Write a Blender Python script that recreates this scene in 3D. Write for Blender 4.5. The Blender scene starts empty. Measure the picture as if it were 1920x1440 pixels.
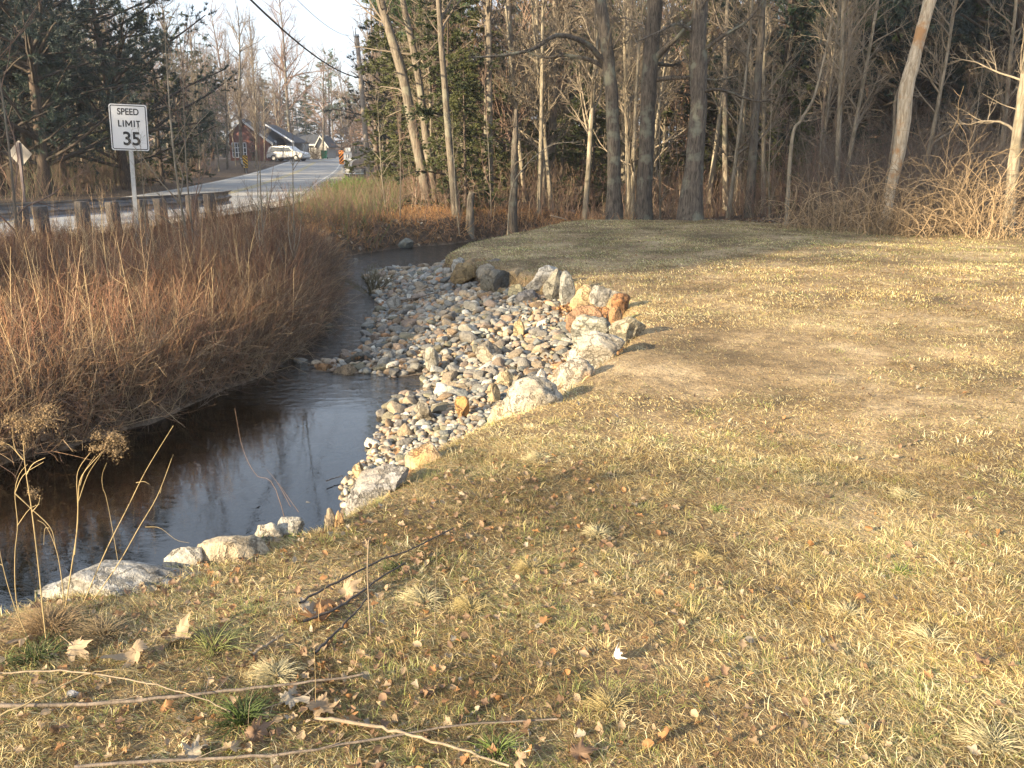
import bpy, bmesh, math, random
import numpy as np
from mathutils import Vector, Matrix, noise as mnoise

# ------------------------------------------------------------------ camera, sky, sun
S = bpy.context.scene
COL = S.collection
CAMZ = 1.55; PITCH = math.radians(15.0); FPX = 1607.0
cam = bpy.data.cameras.new("camera"); camo = bpy.data.objects.new("camera", cam); COL.objects.link(camo)
camo.location = (0, 0, CAMZ); camo.rotation_euler = (math.pi / 2 - PITCH, 0, 0)
cam.sensor_width = 36.0; cam.lens = 36.0 * FPX / 1920.0; cam.clip_end = 2000; cam.clip_start = 0.05
S.camera = camo
SUN_EL = math.radians(17.0); SDX, SDY = -0.79, -0.61          # horizontal direction towards the sun
W = bpy.data.worlds.new("World"); S.world = W; W.use_nodes = True
nt = W.node_tree; bg = nt.nodes["Background"]; bg.inputs["Strength"].default_value = 0.115
sky = nt.nodes.new("ShaderNodeTexSky"); sky.sky_type = 'NISHITA'; sky.sun_disc = False
sky.sun_elevation = SUN_EL; sky.sun_rotation = math.atan2(SDX, SDY) % (2 * math.pi)
sky.air_density = 1.0; sky.dust_density = 2.0; sky.ozone_density = 1.5
tcw = nt.nodes.new("ShaderNodeTexCoord"); mpw = nt.nodes.new("ShaderNodeMapping"); mpw.inputs["Scale"].default_value = (1, 1, 3.5); nt.links.new(tcw.outputs["Generated"], mpw.inputs[0])
cn = nt.nodes.new("ShaderNodeTexNoise"); cn.inputs["Scale"].default_value = 1.6; cn.inputs["Detail"].default_value = 5; nt.links.new(mpw.outputs[0], cn.inputs["Vector"])
cr_ = nt.nodes.new("ShaderNodeMapRange"); cr_.inputs[1].default_value = .3; cr_.inputs[2].default_value = .75; cr_.inputs[3].default_value = .45; cr_.inputs[4].default_value = .85; nt.links.new(cn.outputs[0], cr_.inputs[0])
cm = nt.nodes.new("ShaderNodeMix"); cm.data_type = 'RGBA'; cm.inputs[7].default_value = (2.8, 3.1, 3.55, 1); nt.links.new(cr_.outputs[0], cm.inputs[0]); nt.links.new(sky.outputs[0], cm.inputs[6]); nt.links.new(cm.outputs[2], bg.inputs["Color"])
sd = bpy.data.lights.new("sun", 'SUN'); sd.energy = 5.0; sd.angle = math.radians(0.5); sd.color = (1.0, 0.80, 0.52)
so = bpy.data.objects.new("sun", sd); COL.objects.link(so)
so.rotation_euler = Vector((SDX * math.cos(SUN_EL), SDY * math.cos(SUN_EL), math.sin(SUN_EL))).to_track_quat('Z', 'Y').to_euler()
S.view_settings.view_transform = 'Standard'; S.view_settings.look = 'None'
S.view_settings.exposure = 1.82; S.view_settings.gamma = 1.0; S.view_settings.use_curve_mapping = False
S.render.engine = 'CYCLES'
S.cycles.max_bounces = 6; S.cycles.diffuse_bounces = 3; S.cycles.glossy_bounces = 3
S.cycles.transmission_bounces = 3; S.cycles.transparent_max_bounces = 6
try: S.cycles.use_denoising = True
except Exception: pass

# ------------------------------------------------------------------ numbers
rng = np.random.default_rng(7); random.seed(7)
CT, ST = math.cos(PITCH), math.sin(PITCH)
def ray(px, py):
    u = (px - 960) / FPX; v = (py - 720) / FPX
    return np.array([u, CT - v * ST, -ST - v * CT])
def p2g(px, py, z=0.0):
    """where the sight line through a measured picture point meets height z"""
    d = ray(px, py); t = (z - CAMZ) / d[2]; return (d[0] * t, d[1] * t)
def p2d(px, py, D):
    d = ray(px, py); t = D / d[1]; return np.array([d[0] * t, D, CAMZ + d[2] * t])
def atx(px, D): return (px - 960) / FPX / 1.035 * D
WZ = -0.70

# ------------------------------------------------------------------ plan of the stream and the lawn
lawn_px = [(0,1125),(60,1108),(200,1072),(350,1038),(480,1003),(600,975),(690,925),(770,872),(835,822),(930,778),(1010,752),
           (1062,722),(1105,690),(1165,648),(1190,612),(1180,575),(1140,545),(1070,525),(985,508),(905,495),(860,484)]
lawn_edge = [(-9.0,-1.5),(-4.5,1.2)] + [(p2g(a, b)[0] - .05, p2g(a, b)[1] + .10) for a, b in lawn_px] + [(-1.15,14.3),(-0.9,16.2),(-0.1,18.2),(1.0,20.3)]
lawn_poly = lawn_edge + [(2.0,21.6),(5.5,21.2),(7.6,18.6),(9.0,17.6),(12,18.2),(18,18.8),(34,19),(34,-14),(-9,-14)]
left_px = [(0,872),(130,838),(300,785),(400,738),(500,703),(560,658),(600,615),(612,562),(626,508),(650,480),(740,466),(850,457)]
right_px = [(640,905),(688,862),(706,812),(716,772),(752,745),(800,735),(790,700),(735,708),(690,700),(640,700),(592,694),(600,684),(672,660),(684,636),(690,600),(714,582),
            (700,556),(682,520),(700,509),(760,507),(822,503)]
near_edge = [(-9.4,-1.0),(-4.7,1.6)] + [(p2g(a, b)[0] - 0.22, p2g(a, b)[1] + 0.30) for a, b in lawn_px[:7]]
right_edge = near_edge + [p2g(a, b, WZ) for a, b in right_px] + [(-1.75,16.0),(-1.55,18.2),(-0.7,20.2),(0.6,22.2),(3.5,24.5),(9,27)]
left_edge = [(-13,2.6),(-7,4.4)] + [p2g(a, b, WZ) for a, b in left_px] + [(-0.9,23.6),(2.5,26.6),(9,29)]
left_edge = [q if q[1] < 22.5 or i > 12 else (q[0], 21.5 + 0.2 * i / 12) for i, q in enumerate(left_edge)]
water_poly = right_edge + left_edge[::-1]
bar_poly = right_edge[:-3] + [(1.6,22.2),(1.0,20.3)] + lawn_edge[::-1][1:]
def seg_dist(x, y, poly, closed=True):
    P = np.array(poly); A = P; B = np.roll(P, -1, 0)
    if not closed: A = P[:-1]; B = P[1:]
    best = np.full(x.shape, 1e9)
    for (ax, ay), (bx, by) in zip(A, B):
        dx, dy = bx - ax, by - ay; L = dx * dx + dy * dy + 1e-12
        t = np.clip(((x - ax) * dx + (y - ay) * dy) / L, 0, 1)
        best = np.minimum(best, (x - ax - t * dx) ** 2 + (y - ay - t * dy) ** 2)
    return np.sqrt(best)
def inside(x, y, poly):
    P = np.array(poly); c = np.zeros(x.shape, bool); j = len(P) - 1
    for i in range(len(P)):
        xi, yi = P[i]; xj, yj = P[j]
        if yi != yj: c ^= ((yi > y) != (yj > y)) & (x < (xj - xi) * (y - yi) / (yj - yi) + xi)
        j = i
    return c
def vnoise(x, y, s, seed=0):
    r = np.random.default_rng(seed); o = np.zeros(np.shape(x)); a = 1.0; tot = 0
    for k in range(4):
        for _ in range(3):
            th = r.uniform(0, 6.28); f = s * (1.9 ** k) * r.uniform(.7, 1.3); ph = r.uniform(0, 6.28)
            o = o + a * np.sin(f * (x * math.cos(th) + y * math.sin(th)) + ph + 1.3 * np.sin(f * .6 * (x * math.sin(th) - y * math.cos(th)) + ph))
        tot += a * 3; a *= .55
    return o / tot * 1.8
def sstep(t): t = np.clip(t, 0, 1); return t * t * (3 - 2 * t)
road_c = [(-19.5,-30),(-17,-8),(-14.6,6),(-12.9,14),(-11.6,21),(-10.9,29),(-11.9,39),(-13.8,50),(-17.2,72),(-22,100),(-26,128),(-36,165),(-60,210)]
def ground_z(x, y):
    x = np.asarray(x, float); y = np.asarray(y, float)
    near = (x > -22) & (x < 30) & (y > -5) & (y < 40)
    inw = inside(x, y, water_poly); inl = inside(x, y, lawn_poly); inb = inside(x, y, bar_poly)
    dw = seg_dist(x, y, water_poly); dl = seg_dist(x, y, lawn_edge, False)
    base = 0.95 * sstep((y - 42) / 80) + 5.0 * sstep((y - 140) / 220)
    und = 0.035 * vnoise(x, y, .9, 3) + .012 * vnoise(x, y, 4.0, 5)
    z_w = WZ - 0.22 * (1 - np.exp(-dw / .5)) + .03 * vnoise(x, y, 5, 8)
    z_b = WZ + 0.42 * (dw / (dw + dl + 1e-6)) + .02 * vnoise(x, y, 6, 9)
    z_l = und - 0.24 * np.exp(-dl / .05) - .03 * np.exp(-dl / .4)
    rise = 0.58 + .12 * sstep((dw - 1) / 5)
    z_o = WZ + rise * (1 - np.exp(-dw / .33)) + und * np.clip(dw, 0, 1) + .05 * vnoise(x, y, 3, 12) * np.clip(dw * 3, 0, 1)
    z_o = np.where(dw > 6, np.maximum(z_o, und), z_o)
    z = np.where(inl, z_l, np.where(inw, z_w, np.where(inb, z_b, z_o)))
    w = sstep((6.6 - seg_dist(x, y, road_c, False)) / 2.2) * (~inw); z = z * (1 - w) - .03 * w
    return z + base

# ------------------------------------------------------------------ object helpers
def link(o): COL.objects.link(o); return o
def tag(o, label=None, cat=None, group=None, kind=None):
    if label: o["label"] = label
    if cat: o["category"] = cat
    if group: o["group"] = group
    if kind: o["kind"] = kind
    return o
def thing(name, label, cat, loc=(0, 0, 0), rz=0.0, group=None):
    o = bpy.data.objects.new(name, None); o.empty_display_size = .2; link(o)
    o.location = loc; o.rotation_euler = (0, 0, rz); return tag(o, label, cat, group)
def mk(name, V, F, mat, parent=None, smooth=True, col=None, mats=None, mi=None):
    """V (n,3) array, F list of (m,k) index arrays"""
    me = bpy.data.meshes.new(name); V = np.asarray(V, np.float32)
    me.vertices.add(len(V)); me.vertices.foreach_set("co", V.ravel())
    if not isinstance(F, (list, tuple)): F = [F]
    F = [np.asarray(f, np.int32) for f in F if len(f)]
    idx = np.concatenate([f.ravel() for f in F]); tot = np.concatenate([np.full(len(f), f.shape[1], np.int32) for f in F])
    st = np.concatenate([[0], np.cumsum(tot)[:-1]]).astype(np.int32)
    me.loops.add(len(idx)); me.loops.foreach_set("vertex_index", idx)
    me.polygons.add(len(tot)); me.polygons.foreach_set("loop_start", st)
    me.polygons.foreach_set("use_smooth", np.full(len(tot), smooth, bool))
    if mats:
        for m in mats: me.materials.append(m)
        me.polygons.foreach_set("material_index", np.asarray(mi, np.int32))
    elif mat: me.materials.append(mat)
    if col is not None:
        a = me.color_attributes.new("Col", 'FLOAT_COLOR', 'POINT')
        c = np.ones((len(V), 4), np.float32); c[:, :3] = col; a.data.foreach_set("color", c.ravel())
    me.update(calc_edges=True); me.validate()
    o = bpy.data.objects.new(name, me); link(o)
    if parent: o.parent = parent
    return o
def from_bm(name, bm, mat, parent=None, smooth=False):
    me = bpy.data.meshes.new(name); bm.to_mesh(me); bm.free()
    if isinstance(mat, (list, tuple)):
        for m in mat: me.materials.append(m)
    else: me.materials.append(mat)
    if smooth: me.polygons.foreach_set("use_smooth", [True] * len(me.polygons))
    o = bpy.data.objects.new(name, me); link(o)
    if parent: o.parent = parent
    return o
def copy_tree(o, parent=None):
    c = o.copy(); link(c)
    if parent is not None: c.parent = parent
    for ch in [q for q in KIDS.get(o.name, [])]: copy_tree(ch, c)
    return c
KIDS = {}
def index_kids(root):
    KIDS[root.name] = list(root.children)
    for c in root.children: index_kids(c)
def box(bm, x0, x1, y0, y1, z0, z1, mi=0, bev=0.0):
    r = bmesh.ops.create_cube(bm, size=1.0)
    bmesh.ops.scale(bm, vec=(x1 - x0, y1 - y0, z1 - z0), verts=r['verts'])
    bmesh.ops.translate(bm, vec=((x0 + x1) / 2, (y0 + y1) / 2, (z0 + z1) / 2), verts=r['verts'])
    fs = list({f for v in r['verts'] for f in v.link_faces})
    for f in fs: f.material_index = mi
    if bev > 0:
        bmesh.ops.bevel(bm, geom=list({e for f in fs for e in f.edges}), offset=bev, segments=2, affect='EDGES')
def cyl(bm, p0, p1, r0, r1=None, n=12, mi=0, caps=True):
    p0 = Vector(p0); p1 = Vector(p1); r1 = r0 if r1 is None else r1
    d = p1 - p0; q = d.to_track_quat('Z', 'Y').to_matrix()
    a = [bm.verts.new(p0 + q @ Vector((r0 * math.cos(t), r0 * math.sin(t), 0))) for t in [2 * math.pi * i / n for i in range(n)]]
    b = [bm.verts.new(p1 + q @ Vector((r1 * math.cos(t), r1 * math.sin(t), 0))) for t in [2 * math.pi * i / n for i in range(n)]]
    fs = [bm.faces.new((a[i], a[(i + 1) % n], b[(i + 1) % n], b[i])) for i in range(n)]
    if caps: fs += [bm.faces.new(a[::-1]), bm.faces.new(b)]
    for f in fs: f.material_index = mi; f.smooth = len(f.verts) == 4
def tubes(P, R, sides=3):
    """P (N,K,3), R (N,K) -> verts, quads"""
    P = np.asarray(P, float); R = np.asarray(R, float); N, K, _ = P.shape
    T = np.gradient(P, axis=1); T /= np.linalg.norm(T, axis=2, keepdims=True) + 1e-9
    T0 = T.mean(1, keepdims=True); ref = np.where(np.abs(T0[..., 2:3]) > .8, np.array([1., 0, 0]), np.array([0, 0, 1.]))
    A = np.cross(T, ref); A /= np.linalg.norm(A, axis=2, keepdims=True) + 1e-9
    B = np.cross(T, A)
    th = np.arange(sides) * 2 * math.pi / sides
    V = P[:, :, None, :] + R[:, :, None, None] * (np.cos(th)[None, None, :, None] * A[:, :, None, :] + np.sin(th)[None, None, :, None] * B[:, :, None, :])
    V = V.reshape(-1, 3)
    base = (np.arange(N)[:, None, None] * K + np.arange(K - 1)[None, :, None]) * sides
    i = np.arange(sides)[None, None, :]; j = (i + 1) % sides
    F = np.stack([base + i, base + j, base + sides + j, base + sides + i], -1).reshape(-1, 4)
    return V, F
def merge(parts):
    Vs, Fs, n = [], {}, 0
    for V, F in parts:
        Vs.append(V); Fs.setdefault(F.shape[1], []).append(F + n); n += len(V)
    return np.concatenate(Vs), [np.concatenate(f) for f in Fs.values()]
def smooth_poly(pts, n):
    """Catmull-Rom through pts, n samples"""
    P = np.array(pts, float); P = np.vstack([2 * P[0] - P[1], P, 2 * P[-1] - P[-2]]); m = len(P) - 3
    out = []
    for t in np.linspace(0, m - 1e-6, n):
        i = int(t); f = t - i; a, b, c, d = P[i:i + 4]
        out.append(.5 * (2 * b + (c - a) * f + (2 * a - 5 * b + 4 * c - d) * f * f + (3 * b - a - 3 * c + d) * f ** 3))
    return np.array(out)

# ------------------------------------------------------------------ materials
def nm(name):
    m = bpy.data.materials.new(name); m.use_nodes = True; t = m.node_tree
    return m, t, t.nodes["Principled BSDF"]
def N(t, typ, **k):
    n = t.nodes.new(typ)
    for a, b in k.items():
        if a.startswith("i_"): n.inputs[a[2:]].default_value = b
        else: setattr(n, a, b)
    return n
def ramp(t, stops):
    r = t.nodes.new("ShaderNodeValToRGB"); e = r.color_ramp.elements
    while len(e) < len(stops): e.new(.5)
    for q, (p, c) in zip(e, stops): q.position = p; q.color = (*c, 1)
    return r
def noisen(t, scale, detail=5, rough=.55, vec=None, dist=0.0):
    n = N(t, "ShaderNodeTexNoise"); n.inputs["Scale"].default_value = scale; n.inputs["Detail"].default_value = detail
    n.inputs["Roughness"].default_value = rough; n.inputs["Distortion"].default_value = dist
    if vec is not None: t.links.new(vec, n.inputs["Vector"])
    return n
def mixc(t, a, b, f, mode='MIX'):
    m = N(t, "ShaderNodeMix", data_type='RGBA', blend_type=mode)
    for s, v in ((6, a), (7, b)):
        if isinstance(v, tuple): m.inputs[s].default_value = (*v, 1)
        else: t.links.new(v, m.inputs[s])
    if isinstance(f, float): m.inputs[0].default_value = f
    else: t.links.new(f, m.inputs[0])
    return m.outputs[2]
def bump(t, p, h, s, d=.02):
    b = N(t, "ShaderNodeBump"); b.inputs["Strength"].default_value = s; b.inputs["Distance"].default_value = d
    t.links.new(h, b.inputs["Height"]); t.links.new(b.outputs[0], p.inputs["Normal"])
def flat(name, c, rough=.6, metal=0.0, var=.25, scale=8.0, bmp=0.0):
    m, t, p = nm(name); tc = N(t, "ShaderNodeTexCoord"); n = noisen(t, scale, 4, .6, tc.outputs["Object"])
    r = ramp(t, [(.3, tuple(x * (1 - var) for x in c)), (.7, tuple(min(1, x * (1 + var)) for x in c))])
    t.links.new(n.outputs[0], r.inputs[0]); t.links.new(r.outputs[0], p.inputs["Base Color"])
    p.inputs["Roughness"].default_value = rough; p.inputs["Metallic"].default_value = metal
    if bmp: bump(t, p, n.outputs[0], bmp)
    return m
def bark(name, c1, c2, c3=None, sc=1.0, patch=None):
    m, t, p = nm(name); tc = N(t, "ShaderNodeTexCoord"); mp = N(t, "ShaderNodeMapping"); mp.inputs["Scale"].default_value = (14 * sc, 14 * sc, 2.2 * sc)
    t.links.new(tc.outputs["Object"], mp.inputs[0]); n = noisen(t, 2.0, 6, .65, mp.outputs[0], .6)
    r = ramp(t, [(.34, c1), (.62, c2)]); t.links.new(n.outputs[0], r.inputs[0]); c = r.outputs[0]
    if c3:
        n2 = noisen(t, 2.2, 5, .6, tc.outputs["Object"]); r2 = ramp(t, [(.52, (0, 0, 0)), (.62, (1, 1, 1))]); t.links.new(n2.outputs[0], r2.inputs[0])
        c = mixc(t, c, c3, r2.outputs[0])
    oi = N(t, "ShaderNodeObjectInfo"); mr = N(t, "ShaderNodeMapRange"); mr.inputs[3].default_value = .75; mr.inputs[4].default_value = 1.25
    t.links.new(oi.outputs["Random"], mr.inputs[0]); vm = N(t, "ShaderNodeVectorMath", operation='SCALE'); t.links.new(c, vm.inputs[0]); t.links.new(mr.outputs[0], vm.inputs[3])
    t.links.new(vm.outputs[0], p.inputs["Base Color"]); p.inputs["Roughness"].default_value = .9
    bump(t, p, n.outputs[0], .9, .03); return m
def colmat(name, rough=.75, trans=0.0, spec=.3):
    """reads the colour of each stem or blade from its mesh"""
    m, t, p = nm(name); a = N(t, "ShaderNodeAttribute", attribute_name="Col"); p.inputs["Roughness"].default_value = rough
    p.inputs["Specular IOR Level"].default_value = spec
    t.links.new(a.outputs["Color"], p.inputs["Base Color"])
    if trans:
        tr = N(t, "ShaderNodeBsdfTranslucent"); t.links.new(a.outputs["Color"], tr.inputs[0]); mx = N(t, "ShaderNodeMixShader"); mx.inputs[0].default_value = trans
        t.links.new(p.outputs[0], mx.inputs[1]); t.links.new(tr.outputs[0], mx.inputs[2]); t.links.new(mx.outputs[0], t.nodes["Material Output"].inputs[0])
    return m
def leafmat(name, c1, c2, trans=.25):
    m, t, p = nm(name); tc = N(t, "ShaderNodeTexCoord"); n = noisen(t, 1.3, 4, .6, tc.outputs["Object"]); oi = N(t, "ShaderNodeObjectInfo")
    ad = N(t, "ShaderNodeMath", operation='ADD'); mu = N(t, "ShaderNodeMath", operation='MULTIPLY_ADD'); mu.inputs[1].default_value = .4; mu.inputs[2].default_value = -.2
    t.links.new(oi.outputs["Random"], mu.inputs[0]); t.links.new(mu.outputs[0], ad.inputs[0]); t.links.new(n.outputs[0], ad.inputs[1])
    r = ramp(t, [(.3, c1), (.7, c2)]); t.links.new(ad.outputs[0], r.inputs[0]); t.links.new(r.outputs[0], p.inputs["Base Color"]); p.inputs["Roughness"].default_value = .6
    tr = N(t, "ShaderNodeBsdfTranslucent"); t.links.new(r.outputs[0], tr.inputs[0]); mx = N(t, "ShaderNodeMixShader"); mx.inputs[0].default_value = trans
    t.links.new(p.outputs[0], mx.inputs[1]); t.links.new(tr.outputs[0], mx.inputs[2]); t.links.new(mx.outputs[0], t.nodes["Material Output"].inputs[0])
    return m
def rockmat(name, stain=None, stain_amt=.0, stripes=False, cracks=True):
    """stone whose main colour is the object's own colour; lichen specks and rust stains are marks of the stone"""
    m, t, p = nm(name); tc = N(t, "ShaderNodeTexCoord"); oi = N(t, "ShaderNodeObjectInfo")
    geo = N(t, "ShaderNodeNewGeometry"); vec = geo.outputs["Position"]
    n1 = noisen(t, 7, 6, .65, vec); n2 = noisen(t, 60, 4, .7, vec); n3 = noisen(t, 3.2, 4, .6, vec)
    r1 = ramp(t, [(.3, (.62, .62, .62)), (.5, (.95, .95, .95)), (.72, (1.3, 1.26, 1.18))]); t.links.new(n1.outputs[0], r1.inputs[0])
    c = mixc(t, oi.outputs["Color"], r1.outputs[0], 1.0, 'MULTIPLY')
    r2 = ramp(t, [(.38, (.55, .55, .55)), (.5, (1, 1, 1)), (.62, (1.18, 1.18, 1.15))]); t.links.new(n2.outputs[0], r2.inputs[0])
    c = mixc(t, c, r2.outputs[0], .8, 'MULTIPLY')
    if stripes:
        mp = N(t, "ShaderNodeMapping"); mp.inputs["Rotation"].default_value = (.3, .5, .2); mp.inputs["Scale"].default_value = (1, 1, 7); t.links.new(vec, mp.inputs[0])
        n4 = noisen(t, 5, 3, .5, mp.outputs[0], .5); r4 = ramp(t, [(.4, (.45, .45, .42)), (.55, (1.1, 1.1, 1.05))]); t.links.new(n4.outputs[0], r4.inputs[0]); c = mixc(t, c, r4.outputs[0], .85, 'MULTIPLY')
    if stain:
        r3 = ramp(t, [(.62 - stain_amt, (0, 0, 0)), (.76 - stain_amt, (1, 1, 1))]); t.links.new(n3.outputs[0], r3.inputs[0]); c = mixc(t, c, stain, r3.outputs[0])
    h = n2.outputs[0]; ns = noisen(t, 2.4, 5, .65, vec); rs = ramp(t, [(.50, (0, 0, 0)), (.66, (.55, .55, .55))]); t.links.new(ns.outputs[0], rs.inputs[0]); c = mixc(t, c, (.13, .10, .065), rs.outputs[0])
    if cracks:
        va = N(t, "ShaderNodeVectorMath", operation='ADD'); sc_ = N(t, "ShaderNodeVectorMath", operation='SCALE'); sc_.inputs[3].default_value = .5; t.links.new(n1.outputs["Color"], sc_.inputs[0]); t.links.new(vec, va.inputs[0]); t.links.new(sc_.outputs[0], va.inputs[1])
        vo = N(t, "ShaderNodeTexVoronoi", feature='DISTANCE_TO_EDGE'); vo.inputs["Scale"].default_value = 4.5; t.links.new(va.outputs[0], vo.inputs["Vector"]); rc = ramp(t, [(.0, (.30, .27, .23)), (.06, (1, 1, 1))]); t.links.new(vo.outputs["Distance"], rc.inputs[0]); c = mixc(t, c, rc.outputs[0], .38, 'MULTIPLY')
        ad = N(t, "ShaderNodeMath", operation='ADD'); t.links.new(rc.outputs[0], ad.inputs[0]); t.links.new(n2.outputs[0], ad.inputs[1]); ad2 = N(t, "ShaderNodeMath", operation='ADD'); t.links.new(ad.outputs[0], ad2.inputs[0]); t.links.new(n1.outputs[0], ad2.inputs[1]); h = ad2.outputs[0]
    t.links.new(c, p.inputs["Base Color"]); p.inputs["Roughness"].default_value = .9; bump(t, p, h, 1.0, .018); return m

M_cob = rockmat("cobble_stone", cracks=False)
M_rock = rockmat("granite"); M_rock_rust = rockmat("rust_stained_granite", (.44, .25, .10), .07)
M_rock_stripe = rockmat("banded_gneiss", (.45, .33, .12), .06, True)
M_bark_dark = bark("furrowed_bark", (.022, .019, .016), (.13, .108, .085), (.15, .15, .115))
M_bark_grey = bark("grey_bark", (.065, .055, .043), (.21, .175, .135), (.20, .19, .145), .7)
M_bark_pale = bark("pale_bark", (.10, .085, .06), (.30, .26, .195), (.15,.13,.09), .6)
M_bark_snag = bark("bare_snag_wood", (.22, .17, .11), (.52, .45, .34), (.36, .21, .10), .8)
M_bark_pine = bark("pine_bark", (.03, .024, .02), (.11, .08, .06), None, 1.0)
M_twig = flat("twig_bark", (.155, .125, .095), .9, var=.4)
M_twig_red = flat("reddish_twig_bark", (.18, .12, .09), .9, var=.4)
M_twig_pale = flat("pale_twig_bark", (.20, .165, .12), .85, var=.35)
M_limb = flat("conifer_limb_bark", (.06, .048, .038), .9, var=.3)
M_pine = leafmat("pine_needles", (.030, .062, .030), (.085, .14, .055))
M_pine_dark = leafmat("dark_pine_needles", (.014, .030, .030), (.035, .062, .045), .15)
M_hemlock = leafmat("hemlock_needles", (.040, .055, .020), (.115, .125, .045))
M_spruce = leafmat("spruce_needles", (.020, .045, .022), (.05, .085, .04))
M_stem = colmat("stem_bark", .8, .12); M_blade = colmat("grass_blade", .55, .30, .4)
M_leaf = colmat("dead_leaf", .6, .3, .4)
M_steel = flat("galvanised_steel", (.42, .43, .44), .42, .7, .2, 5, .1)
M_post = flat("weathered_post_wood", (.10, .088, .08), .9, 0, .45, 14, .5)
M_white = flat("white_paint", (.60, .61, .62), .45, 0, .05, 3)
M_black = flat("black_paint", (.012, .012, .014), .5)
M_dark = flat("dark_rubber", (.02, .02, .022), .7)

# ------------------------------------------------------------------ ground
def axis(parts):
    out = []
    for a, b, s in parts: out += list(np.arange(a, b, s))
    return np.array(out + [parts[-1][1]])
gx = axis([(-420, -120, 20), (-120, -40, 5), (-40, -12, .8), (-12, -6, .16), (-6, 3.2, .045), (3.2, 12, .15), (12, 40, .8), (40, 120, 5), (120, 420, 20)])
gy = axis([(-160, -20, 10), (-20, 0, 1), (0, 1.6, .3), (1.6, 14, .045), (14, 24, .10), (24, 42, .4), (42, 140, 2.5), (140, 620, 16)])
GX, GY = np.meshgrid(gx, gy); gxr, gyr = GX.ravel(), GY.ravel(); GZ = ground_z(gxr, gyr)
inl = inside(gxr, gyr, lawn_poly); inb = inside(gxr, gyr, bar_poly); inw = inside(gxr, gyr, water_poly)
nxg, nyg = len(gx), len(gy); ii = (np.arange(nyg - 1)[:, None] * nxg + np.arange(nxg - 1)[None, :]).ravel()
zone = np.zeros((len(gxr), 3)); zone[:, 0] = inl; zone[:, 1] = (inb | inw); zone[:, 2] = ~(inl | inb | inw)
def groundmat():
    m, t, p = nm("ground_soil"); a = N(t, "ShaderNodeAttribute", attribute_name="Col"); sp = N(t, "ShaderNodeSeparateColor"); t.links.new(a.outputs["Color"], sp.inputs[0])
    geo = N(t, "ShaderNodeNewGeometry"); v = geo.outputs["Position"]
    n1 = noisen(t, .9, 6, .6, v); n2 = noisen(t, 9, 6, .7, v); n3 = noisen(t, 45, 4, .7, v); n4 = noisen(t, .35, 3, .5, v)
    r1 = ramp(t, [(.33, (.13, .095, .05)), (.43, (.22, .165, .09)), (.53, (.35, .27, .16)), (.62, (.50, .41, .27))]); t.links.new(n1.outputs[0], r1.inputs[0])
    r2 = ramp(t, [(.3, (.35, .33, .28)), (.5, (.95, .9, .85)), (.7, (1.35, 1.3, 1.2))]); t.links.new(n2.outputs[0], r2.inputs[0])
    lawn = mixc(t, r1.outputs[0], r2.outputs[0], .8, 'MULTIPLY')
    r3 = ramp(t, [(.3, (.4, .38, .36)), (.7, (1.35, 1.3, 1.25))]); t.links.new(n3.outputs[0], r3.inputs[0]); n5 = noisen(t, 150, 3, .8, v); r5 = ramp(t, [(.35, (.35, .33, .3)), (.65, (1.4, 1.35, 1.25))]); t.links.new(n5.outputs[0], r5.inputs[0]); lawn = mixc(t, lawn, r3.outputs[0], .8, 'MULTIPLY'); lawn = mixc(t, lawn, r5.outputs[0], .75, 'MULTIPLY')
    g1 = ramp(t, [(.3, (.06, .045, .032)), (.55, (.16, .125, .09)), (.72, (.26, .21, .16))]); t.links.new(n2.outputs[0], g1.inputs[0]); grav = mixc(t, g1.outputs[0], r3.outputs[0], .7, 'MULTIPLY')
    l1 = ramp(t, [(.3, (.022, .016, .011)), (.5, (.075, .05, .03)), (.7, (.19, .12, .07))]); t.links.new(n2.outputs[0], l1.inputs[0]); lit = mixc(t, l1.outputs[0], r3.outputs[0], .7, 'MULTIPLY')
    c = mixc(t, lit, lawn, sp.outputs[0]); c = mixc(t, c, grav, sp.outputs[1])
    t.links.new(c, p.inputs["Base Color"]); p.inputs["Roughness"].default_value = .95
    ad = N(t, "ShaderNodeMath", operation='ADD'); t.links.new(n2.outputs[0], ad.inputs[0]); t.links.new(n3.outputs[0], ad.inputs[1]); bump(t, p, ad.outputs[0], .8, .03); return m
g = mk("ground", np.stack([gxr, gyr, GZ], 1), np.stack([ii, ii + 1, ii + nxg + 1, ii + nxg], 1), groundmat(), col=zone); tag(g, kind="structure")

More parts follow.
